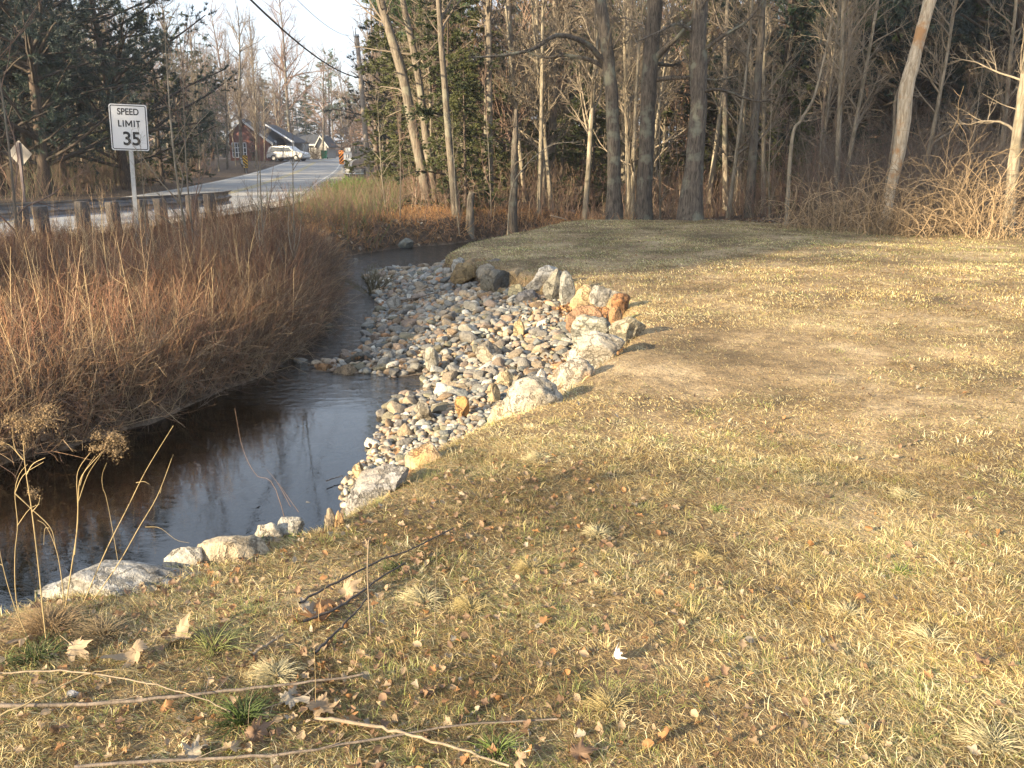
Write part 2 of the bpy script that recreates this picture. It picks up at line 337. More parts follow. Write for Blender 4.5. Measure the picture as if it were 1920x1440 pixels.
# ------------------------------------------------------------------ stream water
def watermat():
    m, t, p = nm("stream_water"); t.nodes.remove(p); out = t.nodes["Material Output"]
    geo = N(t, "ShaderNodeNewGeometry"); v = geo.outputs["Position"]; sx = N(t, "ShaderNodeSeparateXYZ"); t.links.new(v, sx.inputs[0])
    mr = N(t, "ShaderNodeMapRange"); mr.inputs[1].default_value = 7.4; mr.inputs[2].default_value = 9.6; mr.inputs[3].default_value = .012; mr.inputs[4].default_value = 1.0
    t.links.new(sx.outputs[1], mr.inputs[0])
    mp = N(t, "ShaderNodeMapping"); mp.inputs["Rotation"].default_value = (0, 0, .45); mp.inputs["Scale"].default_value = (1.0, 2.4, 1); t.links.new(v, mp.inputs[0])
    n1 = noisen(t, 5, 4, .6, mp.outputs[0], .8); n2 = noisen(t, 1.6, 2, .5, v)
    mu = N(t, "ShaderNodeMath", operation='MULTIPLY'); t.links.new(n1.outputs[0], mu.inputs[0]); t.links.new(mr.outputs[0], mu.inputs[1])
    ma = N(t, "ShaderNodeMath", operation='MULTIPLY_ADD'); ma.inputs[1].default_value = .028; t.links.new(n2.outputs[0], ma.inputs[0]); t.links.new(mu.outputs[0], ma.inputs[2])
    b = N(t, "ShaderNodeBump"); b.inputs["Strength"].default_value = 1.0; b.inputs["Distance"].default_value = .06; t.links.new(ma.outputs[0], b.inputs["Height"])
    gl = N(t, "ShaderNodeBsdfGlossy"); gl.inputs["Roughness"].default_value = .012; gl.inputs["Color"].default_value = (.95, .95, .95, 1)
    tr = N(t, "ShaderNodeBsdfTransparent"); tr.inputs[0].default_value = (.30, .275, .20, 1)
    fr = N(t, "ShaderNodeFresnel"); fr.inputs[0].default_value = 1.75
    t.links.new(b.outputs[0], gl.inputs["Normal"]); t.links.new(b.outputs[0], fr.inputs["Normal"])
    mx = N(t, "ShaderNodeMixShader"); t.links.new(fr.outputs[0], mx.inputs[0]); t.links.new(tr.outputs[0], mx.inputs[1]); t.links.new(gl.outputs[0], mx.inputs[2]); t.links.new(mx.outputs[0], out.inputs[0]); return m
bm = bmesh.new(); cx = sum(a for a, b in water_poly) / len(water_poly)
wp = np.array(water_poly); wv = [bm.verts.new((a, b, WZ)) for a, b in [(-16, -3), (-9.3, -3), (-4.5, .6), (0.9, 4.2), (2.5, 9), (1.4, 17), (12, 24), (12, 31), (-3, 26), (-6, 12), (-16, 6)]]
bm.faces.new(wv); wo = from_bm("water", bm, watermat()); tag(wo, kind="structure")

# ------------------------------------------------------------------ road
RC = smooth_poly(road_c, 160); RT = np.gradient(RC, axis=0); RT /= np.linalg.norm(RT, axis=1, keepdims=True); RN = np.stack([RT[:, 1], -RT[:, 0]], 1)
def strip(name, o0, o1, dz, mat, i0=0, i1=160, m=9):
    s = np.linspace(o0, o1, m); X = RC[i0:i1, None, :] + RN[i0:i1, None, :] * s[None, :, None]
    z0 = ground_z(RC[i0:i1, 0], RC[i0:i1, 1]); z0 = np.maximum(z0, 0) ; Z = (z0 + .05 + dz)[:, None] * np.ones(m)[None]
    V = np.concatenate([X, Z[:, :, None]], 2).reshape(-1, 3); n = i1 - i0
    f = (np.arange(n - 1)[:, None] * m + np.arange(m - 1)[None]).ravel()
    return mk(name, V, np.stack([f, f + 1, f + m + 1, f + m], 1), mat)
m_as, t, p = nm("asphalt"); v = N(t, "ShaderNodeNewGeometry").outputs["Position"]; n1 = noisen(t, 60, 3, .7, v); n2 = noisen(t, .5, 4, .6, v)
r = ramp(t, [(.3, (.25, .25, .25)), (.7, (.36, .355, .34))]); t.links.new(n2.outputs[0], r.inputs[0]); r2 = ramp(t, [(.3, (.7, .7, .7)), (.7, (1.2, 1.2, 1.2))]); t.links.new(n1.outputs[0], r2.inputs[0])
t.links.new(mixc(t, r.outputs[0], r2.outputs[0], 1.0, 'MULTIPLY'), p.inputs["Base Color"]); p.inputs["Roughness"].default_value = .85
tag(strip("road", -3.1, 3.1, 0.0, m_as), kind="structure")
tag(strip("road_shoulder", 3.0, 4.0, -.012, flat("sandy_shoulder", (.36, .32, .26), .9, 0, .3, 3)), kind="structure")
M_yel = flat("yellow_road_paint", (.42, .35, .16), .8, 0, .3, 4); M_wl = flat("white_road_paint", (.50, .49, .46), .8, 0, .3, 4)
tag(strip("centre_line", -.18, -.06, .006, M_yel, m=2), kind="structure"); tag(strip("centre_line", .06, .18, .006, M_yel, m=2), kind="structure")
tag(strip("edge_line", 2.75, 2.87, .006, M_wl, m=2), kind="structure"); tag(strip("edge_line", -2.87, -2.75, .006, M_wl, m=2), kind="structure")
# driveway to the house
dv = np.array([(-18.5, 84), (-20.5, 92), (-36, 124), (-38, 112)]); bm = bmesh.new()
dA = smooth_poly([(-20, 96), (-25, 103), (-31, 110), (-38, 114)], 24); dT = np.gradient(dA, axis=0); dT /= np.linalg.norm(dT, axis=1, keepdims=True)
L = [bm.verts.new((a[0] - b[1] * 2.2, a[1] + b[0] * 2.2, float(ground_z(a[0], a[1])) + .07)) for a, b in zip(dA, dT)]
R_ = [bm.verts.new((a[0] + b[1] * 2.2, a[1] - b[0] * 2.2, float(ground_z(a[0], a[1])) + .07)) for a, b in zip(dA, dT)]
for i in range(23): bm.faces.new((L[i], R_[i], R_[i + 1], L[i + 1]))
tag(from_bm("driveway", bm, flat("driveway_asphalt", (.17, .165, .165), .85, 0, .2, 2)), kind="structure")

# ------------------------------------------------------------------ stones
def ico(sub):
    bm = bmesh.new(); bmesh.ops.create_icosphere(bm, subdivisions=sub, radius=1.0)
    V = np.array([v.co[:] for v in bm.verts]); F = np.array([[v.index for v in f.verts] for f in bm.faces]); bm.free(); return V, F
ICO = {k: ico(k) for k in (2, 3, 4, 5)}
def rock_shape(sub, seed, cuts=8, lo=.55, hi=.92, amp=.06, soft=.0):
    r = np.random.default_rng(seed); V, F = ICO[sub]; V = V.copy()
    for k in range(cuts):
        n = r.normal(size=3); n /= np.linalg.norm(n); d = r.uniform(lo, hi); s = V @ n; o = np.maximum(s - d, 0)
        V -= n[None] * (o * (1 - soft))[:, None]
    nn = V / np.linalg.norm(V, axis=1, keepdims=True); d = np.zeros(len(V))
    for o_ in range(5):
        for k in range(4):
            w = r.normal(size=3); w /= np.linalg.norm(w); f = 2.2 * 2 ** o_; d += amp / (1.55 ** o_) * np.sin(f * (V @ w) + r.uniform(0, 6.28)) / 2
    V += nn * d[:, None]
    mn, mx = V.min(0), V.max(0); V = (V - (mn + mx) / 2) / (mx - mn) * 2.0
    return V, F
WHITE, GREY, BLUE, BUFF, TAN, ORNG, PINK, OLIV, DARK = (.46,.44,.39), (.20,.19,.175), (.14,.15,.15), (.31,.25,.18), (.25,.18,.115), (.34,.17,.075), (.25,.195,.155), (.17,.16,.115), (.08,.08,.085)
# label, picture box (x0,y0,x1,y1), height of its foot, depth ratio, colour, material, cuts, shape name
RK = [
 ("long low grey boulder slab at the near end of the bank, left foreground", (25,1038,350,1118), -.02, .45, (.46,.45,.43), M_rock, 7),
 ("cream coloured boulder on the near bank beside the green shoot", (352,992,490,1048), 0, .6, (.60,.50,.36), M_rock, 7),
 ("flat thin pale stone between the long grey slab and the cream boulder", (285,1026,372,1056), 0, .7, (.50,.47,.41), M_rock, 7),
 ("low pale stone under the bank grass, right beside the cream boulder", (462,982,520,1004), 0, .7, (.48,.43,.35), M_rock, 7),
 ("small pale stone set in moss between the cream boulder and the paired buff stones", (508,974,560,992), 0, .8, WHITE, M_rock, 6),
 ("buff stone, left of the touching pair, on the near bank above the pool", (597,950,625,984), 0, .9, BUFF, M_rock, 6),
 ("rusty stone, right of the touching pair, on the near bank above the pool", (618,958,644,985), .0, .9, (.46,.32,.18), M_rock_rust, 6),
 ("rough grey boulder between the muddy shore and the lawn edge", (640,866,765,956), -.15, .6, (.42,.41,.40), M_rock, 9),
 ("small squarish buff stone alone on the muddy shore by the pool", (658,862,684,885), -.6, .9, (.52,.40,.24), M_rock, 7),
 ("yellow boulder with orange moss on its shoulder at the lawn edge", (757,822,832,876), -.06, .8, (.50,.40,.27), M_rock_rust, 8),
 ("flat cream slab at the foot of the biggest boulder", (912,748,1010,786), -.14, .7, (.60,.50,.35), M_rock, 7),
 ("biggest boulder, pale and speckled, with a pointed back on the lawn edge", (945,697,1066,776), -.10, .75, (.58,.53,.44), M_rock, 7),
 ("small bright white stone beside the top of the biggest boulder", (1006,690,1026,704), -.12, .9, (.75,.74,.72), M_rock, 4),
 ("rounded white boulder with an orange stain at its right foot", (1034,664,1116,714), -.06, .8, (.60,.54,.45), M_rock_rust, 7),
 ("long speckled grey boulder sloping into the lawn, bright at its left end", (1064,614,1173,672), -.06, .7, (.54,.50,.43), M_rock, 7),
 ("grey and white banded boulder leaning on the rust brown dome", (1072,586,1150,634), -.12, .7, (.44,.43,.38), M_rock_stripe, 9),
 ("flat topped stone with a dark hollow lying out on the lawn", (1143,590,1214,622), 0, .6, (.42,.38,.28), M_rock, 8),
 ("rust brown domed boulder standing in the row", (1061,570,1142,626), -.2, .7, (.33,.20,.12), M_rock, 6),
 ("tall pointed yellow and orange boulder", (1068,532,1124,592), -.12, .6, (.56,.42,.24), M_rock_rust, 9),
 ("sloping grey slab behind the pointed yellow boulder", (1104,532,1162,584), -.06, .6, (.38,.37,.34), M_rock, 8),
 ("bright orange chunk, uppermost of the loose orange rubble on the lawn", (1146,548,1184,566), 0, .8, ORNG, M_rock, 9),
 ("bright orange chunk, lowest of the loose orange rubble on the lawn", (1138,572,1168,588), 0, .8, (.42,.24,.12), M_rock, 9),
 ("upright grey block with a white upper corner", (1050,522,1078,582), -.2, .8, (.40,.39,.35), M_rock, 10),
 ("squat olive grey block between the white boulder and the upright block", (1020,514,1060,562), -.2, .8, (.34,.32,.26), M_rock, 10),
 ("jagged white boulder in the back row of the wall", (988,504,1050,544), -.12, .7, (.58,.57,.54), M_rock, 9),
 ("tan brown block left of the jagged white boulder", (948,507,992,533), -.12, .7, (.42,.32,.19), M_rock, 10),
 ("rounded blue grey boulder below the tan block", (902,519,954,547), -.25, .8, BLUE, M_rock, 5),
 ("pale yellow wedge stone below the tan block", (952,532,982,558), -.3, .8, (.52,.46,.28), M_rock, 7),
 ("speckled dark grey boulder at the foot of the jagged white boulder", (966,540,1012,566), -.3, .8, (.26,.25,.25), M_rock, 6),
 ("white block at the far corner of the wall", (848,487,880,512), -.15, .8, (.56,.55,.50), M_rock, 8),
 ("orange block wedged behind the white corner block", (868,490,912,514), -.15, .8, (.38,.27,.15), M_rock_rust, 9),
 ("long grey ledge stone at the far corner of the wall, under the grass", (895,491,940,508), -.1, .8, (.26,.24,.23), M_rock, 9),
 ("domed tan boulder below the white corner block", (846,508,892,532), -.25, .8, (.38,.27,.13), M_rock, 6),
 ("mixed tan and grey stone between the domed tan boulder and the blue grey one", (894,507,938,530), -.2, .8, (.38,.33,.25), M_rock, 7),
 ("small white stone left of the white corner block", (828,501,850,516), -.3, .9, WHITE, M_rock, 7),
 ("chunky white cobble at the back edge of the cobble bar by the brown pool", (786,509,812,530), -.45, .9, (.66,.65,.62), M_rock, 8),
 ("low rounded grey boulder behind the white cobble, in the brown pool edge", (760,506,796,522), -.5, .9, (.34,.35,.32), M_rock, 4),
 ("bright white oblong stone at the left edge of the bar, at the stick's end", (724,552,752,572), -.55, .7, (.66,.62,.54), M_rock, 7),
 ("dark grey boulder in the stream below the far bank", (745,446,775,464), -.68, .8, (.24,.26,.24), M_rock, 6),
 ("flat dark wet slab at the outer tip of the stone spit", (634,656,700,684), -.68, .5, (.12,.12,.11), M_rock, 7),
 ("rusty flat stone at the very tip of the stone spit", (588,680,622,694), -.69, .6, (.36,.20,.09), M_rock, 7),
 ("long buff stone on the stone spit just above the pool", (622,680,668,698), -.68, .6, (.34,.26,.17), M_rock, 7),
 ("rounded grey cobble alone at the spit's edge by the inlet", (715,655,740,670), -.6, .9, (.42,.41,.38), M_rock, 4),
 ("pale round cobble standing at the head of the inlet", (796,648,822,676), -.55, .9, (.56,.54,.46), M_rock, 4),
 ("speckled angular grey cobble, largest in the middle of the bar", (890,636,942,668), -.5, .9, (.38,.34,.28), M_rock, 8),
 ("smooth egg shaped buff cobble left of the biggest boulder", (931,690,962,716), -.4, .9, (.56,.46,.30), M_rock, 3),
 ("smooth buff cobble below the egg shaped one", (912,716,938,741), -.4, .9, (.56,.44,.27), M_rock, 5),
 ("yellow upright pointed cobble in the sunny middle of the bar", (962,596,984,622), -.4, .8, (.60,.47,.27), M_rock, 9),
 ("flat grey slab among the leaves above the gravel shore", (775,748,812,772), -.5, .8, (.38,.35,.29), M_rock, 8),
 ("flat brown slab on the gravel shore", (738,790,775,812), -.6, .8, (.36,.28,.19), M_rock, 9),
 ("orange stained cobble in the leaf litter", (852,740,880,757), -.4, .8, (.44,.25,.10), M_rock, 8),
 ("half sunk boulder at the foot of the trees, beyond the lawn", (1056,393,1082,405), -.02, .8, (.30,.28,.25), M_rock, 7),
]
NAMED = []
for k, (lab, (x0, y0, x1, y1), zb, dr, colr, mat, cuts) in enumerate(RK):
    xm = (x0 + x1) / 2; bx, by = p2g(xm, y1, zb)
    if y1 < 600 and zb < 0 and zb > -.4:
        for _ in range(5): zb = .5 * zb + .5 * float(ground_z(np.array([bx]), np.array([by + .1]))[0]); bx, by = p2g(xm, y1, zb)
    dist = math.hypot(by, CAMZ - zb)
    w = (x1 - x0) / FPX * dist; h = (y1 - y0) / FPX * dist * 1.02
    depth = w * dr; el = math.atan2(CAMZ - zb, by)
    hh = max(h - depth * math.sin(el) * .55, h * .5)       # the picture height holds part of the depth
    if 484 < y0 < 530 and 840 < x0 < 1060: hh *= 1.25; w *= 1.12; depth *= 1.1; hh = max(hh, -zb + .0)
    big = w > .3
    V, F = rock_shape(5 if big else 4, 100 + k, cuts, .45, .85, .085 if big else .07)
    V = V * np.array([w / 2, depth / 2, hh * .5 + .06]);
    gz_ = float(ground_z(np.array([bx]), np.array([by + depth * .3]))[0]); dn = max(zb + hh * .5 - .06 - gz_ + .05, hh * .5)
    low = V[:, 2] < 0; V[low, 2] *= dn / (hh * .5 + .06)
    o = mk("boulder" if w > .22 else "stone", V, F, mat); tag(o, lab, "boulder" if w > .22 else "stone")
    o.location = (bx, by + depth * .30 + (.06 if k < 7 else 0), zb + hh * .5 - .06 - (hh * (.38 if k in (1, 2, 3) else .26) if k < 7 else 0)); o.color = (*[q * (.68 if (q0_ := sum(colr)) > 1.4 else .80) for q in colr], 1)
    NAMED.append((bx, by + depth * .4, max(w, depth) / 2 * .85, lab))

# cobbles over the bar: dart throwing in the plan
def poly_area_pts(n, poly, bx):
    x = rng.uniform(bx[0], bx[1], n); y = rng.uniform(bx[2], bx[3], n); k = inside(x, y, poly); return x[k], y[k]
cob = []; taken = np.array([(a, b, c) for a, b, c, _ in NAMED])
xs, ys = poly_area_pts(60000, bar_poly, (-2.9, 2.3, 4.2, 17.5))
dwn = seg_dist(xs, ys, water_poly); dln = seg_dist(xs, ys, lawn_edge, False)
def try_add(x, y, r, arr, f):
    if len(arr):
        d = np.hypot(arr[:, 0] - x, arr[:, 1] - y)
        if np.any(d < (arr[:, 2] + r) * f): return False
    return True
buf = np.zeros((9000, 3)); nb = len(taken); buf[:nb] = taken
order = np.arange(len(xs))
for rad_lo, rad_hi, tries, f in ((.075, .105, 150, .92), (.05, .075, 2600, .84), (.032, .05, 14000, .80), (.02, .032, 26000, .82)):
    sel = rng.choice(order, min(tries, len(order)), replace=False)
    for i in sel:
        if nb >= 8990: break
        x, y = xs[i], ys[i]; r_ = rng.uniform(rad_lo, rad_hi)
        if dwn[i] < .02 and rng.random() < .5: continue
        if dln[i] < r_ * .6: continue
        if y < 7.3 and r_ > .042 and rng.random() < .93: continue
        if y < 6.2 and r_ > .03 and rng.random() < .9: continue
        if try_add(x, y, r_, buf[:nb], f): buf[nb] = (x, y, r_); nb += 1
cobs = buf[len(taken):nb]
# some more standing in the shallows
for i in range(60):
    j = rng.integers(0, len(right_px)); a, b = p2g(*right_px[j], WZ); x = a + rng.normal() * .22; y = b + rng.normal() * .3
    if y > 5 and try_add(x, y, .06, buf[:nb], .9): cobs = np.vstack([cobs, (x, y, rng.uniform(.03, .075))])
dcam = np.hypot(cobs[:, 1], 2.1); sel = np.argsort(-(cobs[:, 2] / dcam) * (1 + .0 * cobs[:, 1]))
protos = []
SHN = ["rounded", "angular", "flat", "blocky", "oval"]
for k in range(15):
    s = k % 5; cuts = (7, 14, 10, 15, 8)[s]; V, F = rock_shape(3, 400 + k, cuts, .40, .76, .06); V = V * np.array([1, .85 if s != 4 else .65, (.75, .7, .42, .7, .6)[s]])
    protos.append((V, F, SHN[s]))
pm = []
for V, F, s in protos:
    o = mk("cobble", V, F, M_cob); pm.append(o.data); bpy.data.objects.remove(o)
CN = [("grey", GREY, .25), ("light grey", (.27,.265,.24), .16), ("blue grey", BLUE, .10), ("buff", BUFF, .16), ("tan", TAN, .09), ("pinkish", PINK, .10), ("olive", OLIV, .07), ("white", WHITE, .05), ("rusty", (.34,.19,.10), .02)]
pr = np.array([c[2] for c in CN]); pr /= pr.sum()
named_short = {i: l for i, (_, _, _, l) in enumerate(NAMED)}
LANDM = [(7, "the rough grey boulder by the mud"), (9, "the yellow mossy boulder"), (11, "the biggest pale boulder"), (13, "the white boulder with an orange foot"), (14, "the long sloping boulder"),
         (17, "the rust brown dome"), (22, "the upright grey block"), (24, "the jagged white boulder"), (26, "the blue grey boulder"), (32, "the domed tan boulder"), (35, "the chunky white cobble by the brown pool"),
         (37, "the white oblong stone"), (39, "the dark wet slab on the spit"), (43, "the pale round cobble at the inlet"), (44, "the angular grey cobble mid bar"), (45, "the egg shaped cobble"), (47, "the yellow pointed cobble"), (49, "the flat brown slab on the shore"), (48, "the flat grey slab by the leaves")]
LP = np.array([[NAMED[i][0], NAMED[i][1]] for i, _ in LANDM]); used_lab = {}
def rel(dx, dy):
    if abs(dx) > abs(dy) * 1.4: return "right of" if dx > 0 else "left of"
    if abs(dy) > abs(dx) * 1.4: return "behind" if dy > 0 else "in front of"
    return ("behind and right of" if dx > 0 else "behind and left of") if dy > 0 else ("in front and right of" if dx > 0 else "in front and left of")
cobz = ground_z(cobs[:, 0], cobs[:, 1])
for rank, i in enumerate(sel[:300]):
    x, y, r_ = cobs[i]; k = rng.integers(0, 15); ci = rng.choice(len(CN), p=pr); nmc, c, _ = CN[ci]
    o = bpy.data.objects.new("cobble", pm[k]); link(o)
    s = rng.uniform(.9, 1.15); o.scale = (r_ * s * 1.12, r_ * s * 1.12, r_ * s * 1.05); o.rotation_euler = (rng.normal() * .25, rng.normal() * .25, rng.uniform(0, 6.28))
    o.location = (x, y, cobz[i] + r_ * .28); jit = rng.uniform(.8, 1.2); o.color = tuple(float(min(1, q * jit)) for q in c) + (1,)
    d = np.hypot(LP[:, 0] - x, LP[:, 1] - y); j = int(np.argmin(d)); szw = "large" if r_ > .075 else ("middling" if r_ > .063 else "small")
    lab = f"{szw} {nmc} {protos[k][2]} cobble {rel(x - LP[j, 0], y - LP[j, 1])} {LANDM[j][1]}"
    lab += ", touching it" if d[j] < .3 else (", close to it" if d[j] < .6 else (", a pace away" if d[j] < 1.1 else ", well away from it"))
    w_ = lab.split()
    tag(o, " ".join(w_[:16]).rstrip(","), "cobble", "cobbles on the stone bar")
# the rest, as gravel
def bake_stones(name, pts, zs, mat, flatn=.7, sub=2, dark=1.0):
    Vs, Fs, Cs, n = [], [], [], 0
    shapes = [rock_shape(sub, 900 + q, 10, .45, .88, .06) for q in range(14)]
    for (x, y, r_), z in zip(pts, zs):
        V, F = shapes[rng.integers(0, 14)]; a = rng.uniform(0, 6.28); ca, sa = math.cos(a), math.sin(a); V = V * np.array([r_ * 1.2, r_ * rng.uniform(.7, 1.1), r_ * flatn])
        V = np.stack([V[:, 0] * ca - V[:, 1] * sa, V[:, 0] * sa + V[:, 1] * ca, V[:, 2] + (rng.normal() * .2) * V[:, 0]], 1) + np.array([x, y, z + r_ * .3])
        c = np.array(CN[rng.choice(len(CN), p=pr)][1]) * rng.uniform(.7, 1.2) * dark; Vs.append(V); Fs.append(F + n); Cs.append(np.tile(c, (len(V), 1))); n += len(V)
    return mk(name, np.concatenate(Vs), np.concatenate(Fs), mat, col=np.concatenate(Cs))
m_grav, t, p = nm("gravel_stone"); a = N(t, "ShaderNodeAttribute", attribute_name="Col"); v = N(t, "ShaderNodeNewGeometry").outputs["Position"]; n2 = noisen(t, 30, 5, .7, v)
r2 = ramp(t, [(.35, (.6, .6, .6)), (.6, (1.2, 1.2, 1.15))]); t.links.new(n2.outputs[0], r2.inputs[0]); t.links.new(mixc(t, a.outputs[0], r2.outputs[0], .9, 'MULTIPLY'), p.inputs["Base Color"]); p.inputs["Roughness"].default_value = .8; bump(t, p, n2.outputs[0], .5, .01)
rest = cobs[sel[300:]]; o = bake_stones("gravel", rest, cobz[sel[300:]], m_grav); tag(o, "small cobbles and gravel filling the stone bar", "gravel", kind="stuff")
xs2, ys2 = poly_area_pts(26000, bar_poly, (-2.9, 2.0, 3.8, 17)); k = rng.random(len(xs2)) < np.clip(1.3 - (ys2 - 4.5) / 4, .12, 1); xs2, ys2 = xs2[k][:7000], ys2[k][:7000]
o = bake_stones("pebbles", np.stack([xs2, ys2, rng.uniform(.008, .026, len(xs2))], 1), ground_z(xs2, ys2), m_grav, .6, 2); tag(o, "pebbles on the muddy stream shore", "pebbles", kind="stuff")
# a few stones under water
xs3 = rng.uniform(-5, 1, 4000); ys3 = rng.uniform(3, 20, 4000); k = inside(xs3, ys3, water_poly); xs3, ys3 = xs3[k][:900], ys3[k][:900]
zz3 = np.minimum(ground_z(xs3, ys3), WZ - .05) - .03; r3_ = rng.uniform(.02, .09, len(xs3)); r3_ = np.where((ys3 > 9) & (rng.random(len(xs3)) < .08), r3_ * 1.2 + .03, r3_)
o = bake_stones("stream_bed_stones", np.stack([xs3, ys3, r3_], 1), zz3, m_grav, .6, 2, .45); tag(o, "wet stones on the bed of the stream", "stones", kind="stuff")

# ------------------------------------------------------------------ trees
def nrm(a): return a / (np.linalg.norm(a, axis=-1, keepdims=True) + 1e-9)
def branches(P, R, n, t0, t1, ang, lf, K, r, up=0.0, wob=.18, rmin=.004, angj=.25, droop=0.0, tpow=1.0, lconst=None):
    Np, Kp, _ = P.shape; L = np.linalg.norm(np.diff(P, axis=1), axis=2).sum(1); pi = r.choice(Np, n, p=L / L.sum())
    t = t0 + (t1 - t0) * r.random(n) ** tpow; f = t * (Kp - 1); i = np.minimum(f.astype(int), Kp - 2); f = f - i
    pos = P[pi, i] * (1 - f)[:, None] + P[pi, i + 1] * f[:, None]; T = nrm(P[pi, i + 1] - P[pi, i]); rp = R[pi, i] * (1 - f) + R[pi, i + 1] * f
    q = r.normal(size=(n, 3)); q = nrm(q - (q * T).sum(1, keepdims=True) * T); a = ang + r.normal(size=n) * angj
    D = T * np.cos(a)[:, None] + q * np.sin(a)[:, None]
    ln = (lconst if lconst else L[pi] * lf) * (1.15 - .75 * t) * r.uniform(.55, 1.25, n); st = (ln / (K - 1))[:, None]
    out = [pos]; d = D
    for k in range(K - 1):
        d = nrm(d + r.normal(size=(n, 3)) * wob + np.array([0, 0, up]) - np.array([0, 0, droop * k / K])); out.append(out[-1] + d * st)
    PP = np.stack(out, 1); r0 = np.minimum(rp * .72, np.maximum(ln * .016, rmin * 1.5)); RR = r0[:, None] * np.linspace(1, .25, K)[None]; RR = np.maximum(RR, rmin * np.linspace(1, .5, K)[None]); return PP, RR
def trunk_line(H, r0, r, lean=.05, K=12, wob=.02, top=.15):
    d = np.array([r.normal() * lean, r.normal() * lean, 1.0]); pts = [np.array([0, 0, -.25])]
    for k in range(K - 1):
        d = nrm(d + np.array([r.normal() * wob, r.normal() * wob, .05])); pts.append(pts[-1] + d * (H + .25) / (K - 1))
    P = np.array(pts)[None]; s = np.linspace(0, 1, K); R = (r0 * ((1 - s) * (1 - top) + top) + r0 * .55 * np.exp(-s * H / .35))[None]; return P, R
def bare_tree(name, label, cat, H, r0, seed, n1=22, n2=110, n3=420, t0=.3, mb=None, mt=None, rm=.006, group=None, up=.06, ang=.8, lf=.36, P0=None, R0=None, n4=0):
    r = np.random.default_rng(seed); P, R = (P0, R0) if P0 is not None else trunk_line(H, r0, r)
    root = thing(name, label, cat, group=group); V, F = tubes(P, R, 10); mk("trunk", V, F, mb or M_bark_grey, root)
    a, ra = branches(P, R, n1, t0, .99, ang, lf, 7, r, up, .12, rm * 1.6); b, rb = branches(a, ra, n2, .15, 1, .7, .5, 5, r, up, .16, rm); ps = [tubes(a, ra, 5), tubes(b, rb, 3)]
    c, rc = branches(b, rb, n3, .1, 1, .7, .6, 4, r, up, .2, rm * .7); ps.append(tubes(c, rc, 3))
    if n4: d, rd = branches(c, rc, n4, .1, 1, .6, .7, 3, r, up, .2, rm * .6); ps.append(tubes(d, rd, 3))
    V, F = merge(ps); mk("crown", V, F, mt or M_twig, root); return root
def needles(pos, dirs, r, k, ln, wd, spread=.6, flatten=0.0, upb=0.0):
    n = len(pos) * k; p = np.repeat(pos, k, 0) + r.normal(size=(n, 3)) * .012; d = np.repeat(dirs, k, 0) + r.normal(size=(n, 3)) * spread; d[:, 2] += upb; d[:, 2] *= (1 - flatten); d = nrm(d)
    q = nrm(np.cross(d, r.normal(size=(n, 3)))); L = (ln * r.uniform(.6, 1.2, n))[:, None]
    V = np.stack([p - q * wd / 2, p + q * wd / 2, p + d * L], 1).reshape(-1, 3); F = np.arange(3 * n).reshape(-1, 3); return V, F
def along(P, m, r, t0=.2):
    n, K, _ = P.shape; i = np.repeat(np.arange(n), m); t = r.uniform(t0, 1, n * m) * (K - 1); j = np.minimum(t.astype(int), K - 2); f = (t - j)[:, None]
    return P[i, j] * (1 - f) + P[i, j + 1] * f, nrm(P[i, j + 1] - P[i, j])
def conifer(name, label, cat, H, r0, seed, nb=70, t0=.12, spread=3.0, droop=.25, kind='pine', mat=None, dead=0, group=None, per=9, kk=7):
    r = np.random.default_rng(seed); P, R = trunk_line(H, r0, r, .015, 12, .008, .06); root = thing(name, label, cat, group=group); V, F = tubes(P, R, 9); mk("trunk", V, F, M_bark_pine, root)
    ps = []
    if dead:
        a, ra = branches(P, R, dead, .08, max(.45, t0), 1.45, 0, 6, r, 0, .16, .007, .15, .05, lconst=spread * .55); b, rb = branches(a, ra, dead * 4, .3, 1, .7, .4, 4, r, 0, .2, .004); V, F = merge([tubes(a, ra, 4), tubes(b, rb, 3)]); mk("dead_branches", V, F, M_twig_pale, root)
    a, ra = branches(P, R, nb, t0, .99, 1.35 if kind != 'pine' else 1.25, 0, 7, r, .06 if kind == 'pine' else 0, .07, .008, .12, droop, lconst=spread)
    b, rb = branches(a, ra, nb * per, .25, 1, .75, .28, 4, r, .05 if kind == 'pine' else -.02, .12, .004, .2, droop * .4); ps = [tubes(a, ra, 4)]
    V, F = merge(ps); mk("limbs", V, F, M_limb, root)
    if kind == 'pine': q, d = along(b, 6, r, .30); V, F = needles(q, d, r, kk, .22, .030, .8, .15, .30)
    else: q, d = along(b, 6, r, .05); V, F = needles(q, d, r, kk, .13, .045, .7, .45, -.1)
    mk("foliage", V, F, mat or M_pine, root); return root
def place(o, x, y, s=1.0, rz=0.0, sz=None, dz=0.0):
    o.location = (x, y, float(ground_z(np.array([x]), np.array([y]))[0]) + dz); o.scale = (s, s, sz or s); o.rotation_euler = (0, 0, rz)
def world_line(pts, D, rz0=None):
    """measured picture points of a trunk standing at depth D -> local points"""
    return np.array([p2d(a, b, D) for a, b in pts])
